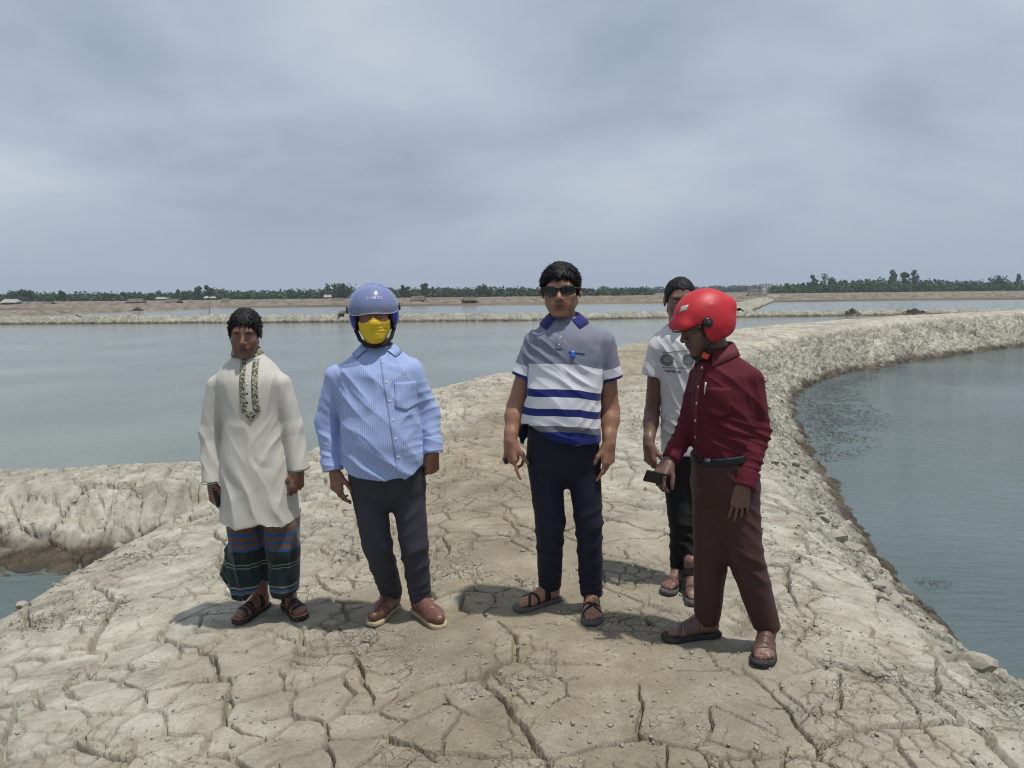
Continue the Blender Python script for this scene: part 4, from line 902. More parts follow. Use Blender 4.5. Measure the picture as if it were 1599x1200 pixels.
class Foot:
    """foot on the ground: heel position, heading (degrees clockwise from +Y as seen from above), side -1 for his right foot"""
    def __init__(self, heel, heading, side, z, L=0.25, lift=0.02):
        a = R(heading); self.f = np.array([math.sin(a), math.cos(a), 0.0]); self.r = np.array([math.cos(a), -math.sin(a), 0.0]); self.o = np.array([heel[0], heel[1], z + lift]); self.side = side; self.s = L / 0.245; self.z = z
        FEET.append((float(heel[0] + self.f[0] * 0.04), float(heel[1] + self.f[1] * 0.04))); FEET.append((float(heel[0] + self.f[0] * 0.2), float(heel[1] + self.f[1] * 0.2)))
    def w(self, p): return self.o + (self.r * p[0] * self.side + self.f * p[1] + np.array([0, 0, p[2]])) * self.s
    def loc(self, P): q = (P - self.o) / self.s; return np.stack([(q @ self.r) * self.side, q @ self.f, q[:, 2]], 1)
    # local x: + = the inner (big toe) side
    def shape(self, S, toes=True, grow=0.0, shin=None, k=0.012):
        s = self.s; g = grow; M = np.stack([self.r, self.f, np.array([0, 0, 1.0])], 1).astype(np.float32)
        S.ell(self.w((0, 0.037, 0.031)), np.array([0.031 + g, 0.039 + g, 0.033 + g]) * s, k, M=M)
        S.rc(self.w((0, 0.058, 0.060)), self.w((0.004, 0.158, 0.026)), (0.034 + g) * s, (0.025 + g) * s, 0.02)
        S.rc(self.w((-0.012, 0.045, 0.020)), self.w((-0.022, 0.165, 0.016)), (0.022 + g) * s, (0.018 + g) * s, 0.015); S.rc(self.w((0.010, 0.05, 0.03)), self.w((0.022, 0.180, 0.018)), (0.022 + g) * s, (0.020 + g) * s, 0.015)
        S.ell(self.w((0.0, 0.172, 0.018)), np.array([0.043 + g, 0.036 + g, 0.018 + g]) * s, 0.012, M=M)
        if shin is not None: S.rc(self.w((0, 0.050, 0.055)), shin, (0.036 + g) * s, (0.040 + g), 0.02)
        for e in (-1, 1): S.ell(self.w((e * 0.031, 0.052, 0.068 + 0.006 * e)), (0.012, 0.013, 0.013), 0.012)
        if toes:
            for x0, x1, y1, r in ((0.027, 0.023, 0.238, 0.0125), (0.007, 0.006, 0.236, 0.0092), (-0.009, -0.0095, 0.228, 0.0088), (-0.0235, -0.024, 0.217, 0.0084), (-0.036, -0.036, 0.203, 0.0080)):
                S.rc(self.w((x0, y1 - 0.05, 0.018)), self.w((x1, y1 - 0.016, 0.016)), r * s, r * s, 0.004); S.rc(self.w((x1, y1 - 0.016, 0.016)), self.w((x1, y1 - r, 0.0095)), r * s, r * 0.82 * s, 0.003)
    def outline(self, P, grow):
        q = self.loc(P); x, y = q[:, 0], q[:, 1]; half = np.interp(y, [-0.012, 0.0, 0.03, 0.09, 0.165, 0.205, 0.235, 0.258], [0.012, 0.026, 0.036, 0.037, 0.049, 0.049, 0.040, 0.018]); mid = np.interp(y, [0, 0.09, 0.17, 0.25], [0.0, -0.004, -0.003, 0.010])
        return np.maximum(np.abs(x - mid) - half - grow, np.maximum(-0.012 - grow - y, y - 0.256 - grow)) * self.s
    def sandal(self, parent, base, sole_m, straps, strap_m, bed_m, label=None, thick=0.020):
        S = Sdf(); lo, hi = self.w((0, 0.12, 0)) - 0.17, self.w((0, 0.12, 0)) + 0.17
        S.add(lambda P: self.outline(P, 0.0), lo, hi, 0.002); S.every(lambda P: (np.abs(self.loc(P)[:, 2] + thick / 2 - 0.001 - 0.006 * sstep(0.2, 0.25, self.loc(P)[:, 1])) - thick / 2) * self.s, 'i', 0.004)
        c = self.w((0, 0.12, 0)); V, Q = S.mesh(0.0042, c - [0.17, 0.17, 0.05], c + [0.17, 0.17, 0.04]); so = add_obj('sandal', np_mesh('sandal', V - base, Q, sole_m), parent)
        S = Sdf(); S.add(lambda P: self.outline(P, -0.004), lo, hi, 0.002); S.every(lambda P: (np.abs(self.loc(P)[:, 2] - 0.0015 - 0.006 * sstep(0.2, 0.25, self.loc(P)[:, 1])) - 0.0025) * self.s, 'i', 0.001)
        V, Q = S.mesh(0.0042, c - [0.17, 0.17, 0.03], c + [0.17, 0.17, 0.03]); add_obj('footbed', np_mesh('footbed', V - base, Q, bed_m), so)
        for (y0, y1, w, zmax) in straps:                          # a strap = skin of the foot, grown, between two slanted planes; y at inner and outer side
            S = Sdf(); self.shape(S, toes=False, grow=0.0035, k=0.01)
            def slab(P, y0=y0, y1=y1, w=w):
                q = self.loc(P); yc = y0 + (y1 - y0) * (0.045 - q[:, 0]) / 0.09; return (np.abs(q[:, 1] - yc) - w / 2) * self.s
            S.every(slab, 'i', 0.003); S.every(lambda P, zm=zmax: np.maximum(self.loc(P)[:, 2] - zm, -0.002 - self.loc(P)[:, 2]), 'i', 0.003); V, Q = S.mesh(0.0036)
            if len(Q): add_obj('strap', np_mesh('strap', V - base, Q, strap_m), so)
        return so

class Figure:
    def __init__(self, name, loc, label, skin):
        self.base = np.array([loc[0], loc[1], loc[2]], float); self.root = empty(name, loc); tag(self.root, label, 'person'); self.skin = skin; self.S = Sdf(); self.Sh = Sdf(); self.Sf = Sdf(); self.nails = []; self.bvh = {}
    def body(self, head, jaw=0.0, must=0.0):
        # trunk and covered limbs coarse; head, hands and feet fine; all one mesh
        Sk = Sdf(); head.build(Sk, self.neck); V, Q = self.S.mesh(0.009)
        for S_, h in ((Sk, 0.0032), (self.Sh, 0.0034), (self.Sf, 0.0044)): V2, Q2 = S_.mesh(h); n = len(V); V = np.vstack([V, V2]); Q = np.vstack([Q, Q2 + n])
        lip, brow, mu, jw = head.masks(V); nl = np.zeros(len(V))
        for p in self.nails: nl = np.maximum(nl, np.exp(-((V - p) ** 2).sum(1) / 0.006 ** 2))
        grain = 0.65 + 0.7 * noise3(V * 260, 5)
        me = np_mesh('body', V - self.base, Q, self.skin); set_attr(me, 'lip', lip); set_attr(me, 'nail', nl * 0.5); set_attr(me, 'stubble', np.clip(brow * 0.9 + mu * must * grain + jw * jaw * grain, 0, 1))
        self.skin_bvh = BVHTree.FromPolygons(V.tolist(), Q.tolist()); return add_obj('body', me, self.root)
    def garment(self, name, S, h, mat, folds=(), seed=1, attrs=None, sm=1, parent=None):
        V, Q = S.mesh(h); V = relax(V, Q, sm) if sm else V
        V0 = V
        if folds: V = V + vnormals(V, Q) * wrinkle(V, folds, seed)[:, None]; V = relax(V, Q, 1, 0.12)
        me = np_mesh(name, V - self.base, Q, mat)
        if attrs:
            for k, fn in attrs.items(): set_attr(me, k, fn(V0))
        self.bvh[name] = BVHTree.FromPolygons(V.tolist(), Q.tolist()); return add_obj(name, me, parent or self.root)
    def drape(self, name, on, origin, facing, right, up, outline, mat, parent, lift=0.003, n=None, attr=None):
        """a thin patch lying on a garment: grid points (a,b) cast along -facing onto it. outline(s,t)->(a,b), s,t in 0..1"""
        f, r, u = unit(facing), unit(right), unit(up); o = np.array(origin, float); ns, nt = n or (8, 16); bv = on if isinstance(on, BVHTree) else self.bvh[on]; P = np.zeros((ns + 1, nt + 1, 3)); last = None
        for i in range(ns + 1):
            for j in range(nt + 1):
                a, b = outline(i / ns, j / nt); st = o + r * a + u * b + f * 0.35; hit = bv.ray_cast(Vector(st), Vector(-f), 0.8)
                P[i, j] = np.array(hit[0]) if hit[0] is not None else np.array(bv.find_nearest(Vector(st - f * 0.35))[0])
                if hit[0] is not None: last = hit[3]
        top = P + f * lift; idx = np.arange((ns + 1) * (nt + 1)).reshape(ns + 1, nt + 1); m = idx.size
        q = np.stack([idx[:-1, :-1], idx[1:, :-1], idx[1:, 1:], idx[:-1, 1:]], -1).reshape(-1, 4); V = np.vstack([top.reshape(-1, 3), (P - f * 0.004).reshape(-1, 3)])
        ring = np.concatenate([idx[:-1, 0], idx[-1, :-1], idx[:0:-1, -1], idx[0, :0:-1]]); nx = np.roll(ring, -1); Q = np.vstack([q, np.stack([ring, ring + m, nx + m, nx], 1), q[:, ::-1] + m])
        me = np_mesh(name, V - self.base, Q, mat)
        if attr:
            ij = np.array([outline(i / ns, j / nt) for i in range(ns + 1) for j in range(nt + 1)]); set_attr(me, 'pa', np.tile(ij[:, 0], 2)); set_attr(me, 'pb', np.tile(ij[:, 1], 2))
        return add_obj(name, me, parent)
    def button(self, on, origin, facing, mat, parent, r=0.0055):
        bv = on if isinstance(on, BVHTree) else self.bvh[on]; f = unit(facing); st = np.array(origin) + f * 0.35; hit = bv.ray_cast(Vector(st), Vector(-f), 0.8)
        if hit[0] is None: return
        c = np.array(hit[0]) - self.base; m = MB(); m.tube([c - f * 0.002, c + f * 0.0035, c + f * 0.0045], [r, r, r * 0.7], 10); m.build('button', mat, parent, True)
    def collar(self, on, c, yaw, r, mat, parent, gap=24, stand=0.034, fall=0.045, tip=0.05, back=0.02, lean=0.0, name='collar', spread=0.0, sx=1.08, sy=0.95):
        """folded shirt collar round the neck: yaw = facing (0 = towards the viewer, + = image left)"""
        bv = self.bvh[on]; n = 44; rows = []
        for i in range(n + 1):
            t = i / n; ph = R(gap) + t * (2 * math.pi - 2 * R(gap)); fr = math.cos(ph)            # ph measured from the front
            a = ph - R(yaw); dr = np.array([math.sin(a) * sx, -math.cos(a) * sy, 0.0]); e = abs(2 * t - 1) ** 3.2
            top = c + dr * r + np.array([0, 0, stand + back * (1 - fr) / 2 - 0.012 * e]) + np.array([0, lean * (1 - fr) / 2, 0]); inn = c + dr * (r - 0.006) + np.array([0, 0, -0.025])
            fw = np.array([math.sin(-R(yaw)), -math.cos(-R(yaw)), 0.0]); sdv = np.array([math.cos(R(yaw)), math.sin(R(yaw)) * -1, 0]) * (1 if t < 0.5 else -1) * -1
            lat = np.array([math.sin(a), -math.cos(a), 0.0]); lat = lat - fw * (lat @ fw); lat = lat / (np.linalg.norm(lat) + 1e-6)
            out = c + dr * (r + 0.020 + 0.018 * (1 - e)) + fw * e * tip * 0.45 + lat * e * spread + np.array([0, 0, stand - fall - tip * e * 0.75 + back * (1 - fr) / 2])
            hit = bv.find_nearest(Vector(out)); nn = np.array(hit[1]); pt = np.array(hit[0]); dd = (out - pt) @ nn
            if dd < 0.005 or dd > 0.012: out = pt + nn * 0.006
            mid = (top + out) / 2; hit = bv.find_nearest(Vector(mid)); nn = np.array(hit[1]); pt = np.array(hit[0]); mid = mid + lat * 0.0 + dr * 0.004 * (1 - e)
            if (mid - pt) @ nn < 0.006: mid = pt + nn * 0.008
            rows.append([inn, top - np.array([0, 0, 0.004]) - dr * 0.003, top, top + dr * 0.004 - np.array([0, 0, 0.002]), mid, out, out - np.array([0, 0, 0.002]) - dr * 0.003, mid - dr * 0.004])
        P = np.array(rows); m = P.shape[1]; idx = np.arange((n + 1) * m).reshape(n + 1, m); q = np.stack([idx[:-1, :-1], idx[:-1, 1:], idx[1:, 1:], idx[1:, :-1]], -1).reshape(-1, 4)
        return add_obj(name, np_mesh(name, P.reshape(-1, 3) - self.base, q, mat), parent)

def arc_attr(torso_c, arms, yaw=0.0):
    """length across the weave: round the trunk, or round the sleeve when a sleeve is nearer"""
    def fn(V):
        best = np.full(len(V), 9.0); out = (V[:, 0] - torso_c[0]) * math.cos(yaw) + 0.25 * (V[:, 1] - torso_c[1])
        for (a, b, r) in arms:
            a, b = np.array(a), np.array(b); ab = b - a; t = np.clip(((V - a) @ ab) / (ab @ ab), 0, 1); q = V - a - t[:, None] * ab; d = np.linalg.norm(q, axis=1)
            u = unit(np.cross(ab, [0, 1, 0])); w = unit(np.cross(ab, u)); s = np.arctan2(q @ u, q @ w) * r; m = (d < r * 1.45) & (d < best); out = np.where(m, s, out); best = np.where(m, d, best)
        return out
    return fn
# ------------------------------------------------------------------ the five people
def gz(x, y): return float(terrain_base(np.array([x], np.float32), np.array([y], np.float32))[0][0])
def rows_px(rows, y):
    """(v, u_left, u_right, front, back[, dy]) measured outline -> loft rows at distance y"""
    out = []
    for r in rows:
        a, b = on_y(r[1], r[0], y), on_y(r[2], r[0], y); out.append(((a.z + b.z) / 2, (a.x + b.x) / 2, y + (r[5] if len(r) > 5 else 0), (b.x - a.x) / 2, r[3], r[4]))
    return out
def toe_to_heel(u, v, heading, L=0.25):
    z = -0.03
    for _ in range(4): p = on_z(u, v, z + 0.005); z = gz(p.x, p.y)
    return (p.x - math.sin(R(heading)) * L, p.y - math.cos(R(heading)) * L)
def make_foot(u, v, heading, side, L=0.25, lift=0.02):
    h = toe_to_heel(u, v, heading, L); m = (h[0] + math.sin(R(heading)) * 0.12, h[1] + math.cos(R(heading)) * 0.12); return Foot(h, heading, side, gz(*m) + 0.001, L, lift)
def hem(pts, y):
    w = [on_y(u, v, y) for u, v in pts]; xs = [p.x for p in w]; zs = [p.z for p in w]
    return lambda P: np.interp(P[:, 0], xs, zs) - P[:, 2]
def leg(S, hip, knee, ankle, r, k=0.03):
    S.rc(hip, knee, r[0], r[1], k); S.rc(knee, ankle, r[1], r[2], 0.010)
def slim(F, pts, r):
    for a, b, r0, r1 in zip(pts[:-1], pts[1:], r[:-1], r[1:]): F.S.rc(a, b, r0, r1, 0.02)

SK_A = skin_mat('skin_deep_brown', (0.185, 0.092, 0.062), (0.10, 0.04, 0.034)); SK_B = skin_mat('skin_brown_warm', (0.205, 0.092, 0.060), (0.14, 0.055, 0.045))
SK_C = skin_mat('skin_brown', (0.300, 0.152, 0.097), (0.16, 0.066, 0.052)); SK_D = skin_mat('skin_dark_brown', (0.165, 0.090, 0.065), (0.09, 0.04, 0.034)); SK_E = skin_mat('skin_dark', (0.145, 0.078, 0.056), (0.08, 0.036, 0.03))
HAIRLINE = [(-0.12, 0.060), (-0.078, 0.058), (-0.058, 0.040), (-0.043, 0.022), (-0.033, -0.016), (-0.010, -0.014), (-0.003, 0.027), (0.036, 0.027), (0.046, -0.045), (0.12, -0.055)]
SOLE_BLACK = simple_mat('sole_black', (0.018, 0.018, 0.019), 0.8, 0.2); SOLE_GREY = simple_mat('sole_grey', (0.09, 0.085, 0.08), 0.85, 0.2)
LEATHER_BLK = simple_mat('strap_black', (0.013, 0.013, 0.015), 0.55, 0.2, spec=0.3); LEATHER_BRN = simple_mat('strap_brown', (0.085, 0.042, 0.032), 0.5, 0.25); BED_TAN = simple_mat('footbed_tan', (0.30, 0.11, 0.05), 0.7, 0.2)
BED_BLK = simple_mat('footbed_black', (0.03, 0.028, 0.028), 0.8, 0.2); PHONE_M = simple_mat('phone_black', (0.010, 0.010, 0.011), 0.45, 0.05, spec=0.3)

# ---- the man in the off-white kurta -------------------------------------------------
def kurta_man():
    Y, VX, UX = 3.80, 760, 400; P = lambda u, v, dy=0.0: arr(on_y(u, v, Y + dy))
    fr = make_foot(367, 976, 203, -1, 0.25, 0.024); fl = make_foot(474, 967, 142, 1, 0.25, 0.024)
    b = on_z(422, 950, gz(-1.27, Y)); F = Figure('person', (b.x, b.y, gz(b.x, b.y)), 'man in long off white kurta and dark striped lungi, leftmost of the group', SK_A); S = F.S
    F.neck = P(386, 572, 0.02)
    hd = Head(P(383, 521, -0.015), yaw=11, nod=9, tilt=2, s=0.975, wide=0.97, jaw=0.95)
    shR, elR, wrR = P(340, 603), P(329, 676, 0.0), P(332, 757, -0.05); shL, elL, wrL = P(439, 601), P(458, 668, 0.0), P(466, 735, -0.06)
    kR, kL = P(388, 850), P(440, 850); hip = P(406, 740)
    slim(F, [F.neck, P(392, 640), hip], [0.05, 0.06, 0.06]); slim(F, [P(392, 600), shR, elR, wrR], [0.05, 0.035, 0.032, 0.025]); slim(F, [P(392, 600), shL, elL, wrL], [0.05, 0.035, 0.032, 0.025])
    slim(F, [hip, P(388, 790), kR, fr.w((0, 0.046, 0.14))], [0.06, 0.05, 0.045, 0.038]); slim(F, [hip, P(440, 790), kL, fl.w((0, 0.046, 0.14))], [0.06, 0.05, 0.045, 0.038])
    fr.shape(F.Sf, shin=fr.w((0, 0.046, 0.15))); fl.shape(F.Sf, shin=fl.w((0, 0.046, 0.15)))
    hand(F.Sh, wrR, (0.10, -0.12, -1), (0.55, 0.75, 0), (0.7, -0.6, 0), curls=[(38, 45, 30), (30, 45, 30), (30, 45, 30), (30, 45, 30)], s=0.98, thumb_in=40, nails=F.nails)
    hand(F.Sh, wrL, (-0.12, -0.12, -1), (-0.62, 0.7, 0), (-0.7, -0.6, 0), curls=[(24, 35, 25), (30, 42, 28), (34, 45, 30), (36, 45, 30)], s=0.98, thumb_in=35, nails=F.nails)
    F.body(hd, jaw=0.18, must=0.0); hd.eyes(F.root, F.base, 0.75); hd.hair('hair', F.root, F.base, HAIRLINE, 0.0100, 3, 1300, 0.015)
    K = cloth_mat('kurta_cream', (0.50, 0.478, 0.43), 0.6, 0.1, 0.04)
    S = Sdf(); S.loft(rows_px([(553, 368, 404, 0.06, 0.07, 0.015), (562, 357, 417, 0.075, 0.085, 0.015), (574, 344, 433, 0.095, 0.10, 0.01), (592, 338, 443, 0.115, 0.11), (615, 347, 441, 0.125, 0.11), (650, 351, 440, 0.125, 0.11), (690, 349, 445, 0.135, 0.115), (725, 347, 454, 0.15, 0.125), (775, 347, 464, 0.165, 0.14), (835, 347, 471, 0.175, 0.15)], Y), 0.02)
    S.rc(shR, elR, 0.056, 0.055, 0.025); S.rc(elR, P(331, 752, -0.05), 0.055, 0.050, 0.02, cut=(P(331, 752, -0.05), (0, 0, -1))); S.rc(shL, elL, 0.055, 0.053, 0.025); S.rc(elL, P(468, 736, -0.05), 0.053, 0.047, 0.02, cut=(P(468, 735, -0.05), (0.1, 0, -1)))
    cufR, cufL = P(UX, 752)[2], P(UX, 733)[2]
    S.every(hem([(345, 822), (360, 824), (372, 827), (395, 822), (408, 817), (420, 823), (440, 825), (470, 817)], Y - 0.13), 'i', 0.003)
    folds = [(P(385, 790), (0.22, 0.4, 0.17), (1, 0.1, 0.30), 0.105, 0.014), (P(440, 790), (0.12, 0.4, 0.15), (1, 0.1, -0.20), 0.12, 0.010), (P(368, 700), (0.09, 0.3, 0.16), (0.85, 0, 0.50), 0.085, 0.009), (P(428, 700), (0.09, 0.3, 0.16), (0.88, 0, -0.42), 0.09, 0.008), (P(353, 625), (0.05, 0.3, 0.12), (0.9, 0, 0.3), 0.05, 0.006), (P(436, 625), (0.05, 0.3, 0.12), (0.9, 0, -0.3), 0.05, 0.006),
             (P(326, 705), (0.07, 0.2, 0.14), (0.9, 0.3, 0.35), 0.055, 0.006), (P(467, 690), (0.07, 0.2, 0.14), (0.9, 0.3, -0.35), 0.055, 0.006), (None, 1, (0.9, 0.3, 0.2), 0.16, 0.002)]
    k = F.garment('kurta', S, 0.0060, K, folds, 11)
    # embroidered collar and front band
    m, nt, bs, N, L = new_mat('green_embroidery'); tc = N('ShaderNodeTexCoord'); vo = N('ShaderNodeTexVoronoi'); vo.inputs['Scale'].default_value = 95; vo.distance = 'CHEBYCHEV'; L(tc.outputs['Object'], vo.inputs['Vector'])
    cr = N('ShaderNodeValToRGB'); cr.color_ramp.interpolation = 'CONSTANT'; e = cr.color_ramp.elements; e[0].color = (0.34, 0.34, 0.26, 1); e[1].position = 0.38; e[1].color = (0.095, 0.105, 0.045, 1); e.new(0.62).color = (0.035, 0.045, 0.03, 1)
    L(vo.outputs['Distance'], cr.inputs[0]); L(cr.outputs[0], bs.inputs['Base Color']); bs.inputs['Roughness'].default_value = 0.8; EMB = m
    o = P(394, 560, -0.10); fx = lambda u: (u - 403) * 0.00321; fz = lambda v: (560 - v) * 0.00321
    pan = lambda s, t: (fx(390 + s * 19 - 3 * (1 - t)), fz(563 + t * 82)); F.drape('placket', 'kurta', o, (0.03, -1, 0), (1, 0, 0), (0, 0, 1), pan, K, k, 0.003, (4, 16))
    for nm, u0 in (('embroidered_band', 381.5), ('embroidered_band', 399.5)):
        F.drape(nm, 'kurta', o, (0.03, -1, 0), (1, 0, 0), (0, 0, 1), lambda s, t, u0=u0: (fx(u0 + s * 8.5 + 3.5 * t), fz(562 + t * 80)), EMB, k, 0.0065, (3, 22))
    F.drape('embroidered_band', 'kurta', o, (0.03, -1, 0), (1, 0, 0), (0, 0, 1), lambda s, t: (fx(385 + s * 26.5), fz(638 + 18 * (1 - abs(2 * s - 1) ** 1.0) * 1.0 - 10 * (1 - t) * 0.9 - 8 * t * 0 - (1 - t) * 4 * (1 - abs(2 * s - 1)))), EMB, k, 0.0068, (14, 4))
    for v in (586, 600, 614, 628): F.button('kurta', P(387.5 + (v - 586) * 0.03, v, -0.10), (0.03, -1, 0), BLACK if v > 600 else PEARL, k, 0.0052)
    c0 = P(386, 552, 0.015); n = 40; Vv = []
    for i in range(n + 1):
        a = -math.pi / 2 + R(6) + (2 * math.pi - R(12)) * i / n; dr = np.array([math.cos(a), math.sin(a), 0]); up = 0.012 * (1 + math.sin(a)) / 2
        for rr, zz in ((0.061, -0.012), (0.067, 0.020), (0.070, 0.020), (0.078, -0.016)): Vv.append(c0 + dr * [1.02, 1.05, 1] * rr + np.array([0, 0, zz + up]))
    idx = np.arange((n + 1) * 4).reshape(n + 1, 4); q = np.stack([idx[:-1, :-1], idx[1:, :-1], idx[1:, 1:], idx[:-1, 1:]], -1).reshape(-1, 4); add_obj('collar', np_mesh('collar', np.array(Vv) - F.base, q, EMB), k)
    TRIM = simple_mat('cuff_trim', (0.10, 0.13, 0.13), 0.8)
    for w, r, z in ((P(331, 750, -0.05), 0.0515, cufR + 0.012), (P(468, 733, -0.05), 0.049, cufL + 0.012)):
        m = MB(); pts = [(w[0] - F.base[0] + r * math.cos(a), w[1] - F.base[1] + r * math.sin(a), z - F.base[2] + (0.10 * r * math.cos(a) if w[0] > -1.2 else 0)) for a in np.linspace(0, 2 * math.pi, 25)]; m.tube(pts, 0.0026, 6, False); m.build('cuff_trim', TRIM, k, True)
    # lungi
    zz = lambda v: P(400, v, -0.09)[2]
    NV, BL, BR, LT = (0.010, 0.014, 0.018), (0.020, 0.070, 0.165), (0.115, 0.060, 0.040), (0.17, 0.18, 0.15)
    LG = band_mat('lungi_weave', 'h', [(zz(945), NV), (zz(930), (0.10, 0.11, 0.09)), (zz(927), BL), (zz(923), NV), (zz(921), LT), (zz(918.5), (0.012, 0.022, 0.024)), (zz(889), LT), (zz(887.5), (0.012, 0.020, 0.018)), (zz(884), LT), (zz(882.5), (0.010, 0.018, 0.016)), (zz(862), BL), (zz(857), BR), (zz(851), BL), (zz(846), BR), (zz(840), BL), (zz(833), BR), (zz(826), (0.15, 0.095, 0.06))])
    S = Sdf(); S.rc(P(380, 815, -0.02), P(384, 860, -0.02), 0.085, 0.082, 0.02); S.rc(P(384, 860, -0.02), P(385, 945, -0.01), 0.082, 0.086, 0.02); S.rc(P(370, 865, 0.03), P(354, 928, 0.05), 0.055, 0.062, 0.05)
    S.rc(P(438, 815, -0.02), P(441, 860, -0.02), 0.088, 0.083, 0.02); S.rc(P(441, 860, -0.02), P(444, 950, -0.01), 0.083, 0.060, 0.02); S.loft(rows_px([(800, 352, 466, 0.065, 0.08, 0.05), (945, 350, 462, 0.06, 0.06, 0.05)], Y), 0.03)
    S.every(hem([(330, 893), (345, 903), (360, 921), (385, 931), (398, 925), (412, 905), (422, 918), (430, 929), (455, 927), (470, 920)], Y), 'i', 0.003)
    F.garment('lungi', S, 0.0062, LG, [(P(380, 870), (0.15, 0.4, 0.25), (1, 0.2, 0.2), 0.06, 0.012), (P(442, 870), (0.12, 0.4, 0.25), (1, 0.2, -0.15), 0.07, 0.008), (P(355, 920), (0.12, 0.3, 0.1), (0.8, 0, 0.5), 0.05, 0.014)], 17,
              {'h': lambda V: V[:, 2] + 0.006 * (noise3(V * 30, 4) - 0.5) + 0.045 * np.maximum(0, V[:, 0] * 0 + (P(372, VX)[0] - V[:, 0])) * 2.2})
    for f in (fr, fl): f.sandal(F.root, F.base, SOLE_BLACK, [(0.075, 0.075, 0.030, 0.2), (0.145, 0.150, 0.013, 0.1), (0.166, 0.166, 0.012, 0.1), (0.200, 0.170, 0.016, 0.1)], LEATHER_BLK, BED_TAN, thick=0.024)
    # a small handset in his fist
    m = MB(); c = P(338, 776, -0.075) - 0; m.box((0, 0, 0), (0.022, 0.042, 0.095), R(25)); o = m.build('handset', PHONE_M, None, False, tuple(float(x) for x in c)); o.rotation_euler = (R(10), R(-8), 0)
    bv = o.modifiers.new('bevel', 'BEVEL'); bv.width = 0.006; bv.segments = 3; tag(o, 'small black handset in the kurta wearer\'s fist', 'phone')

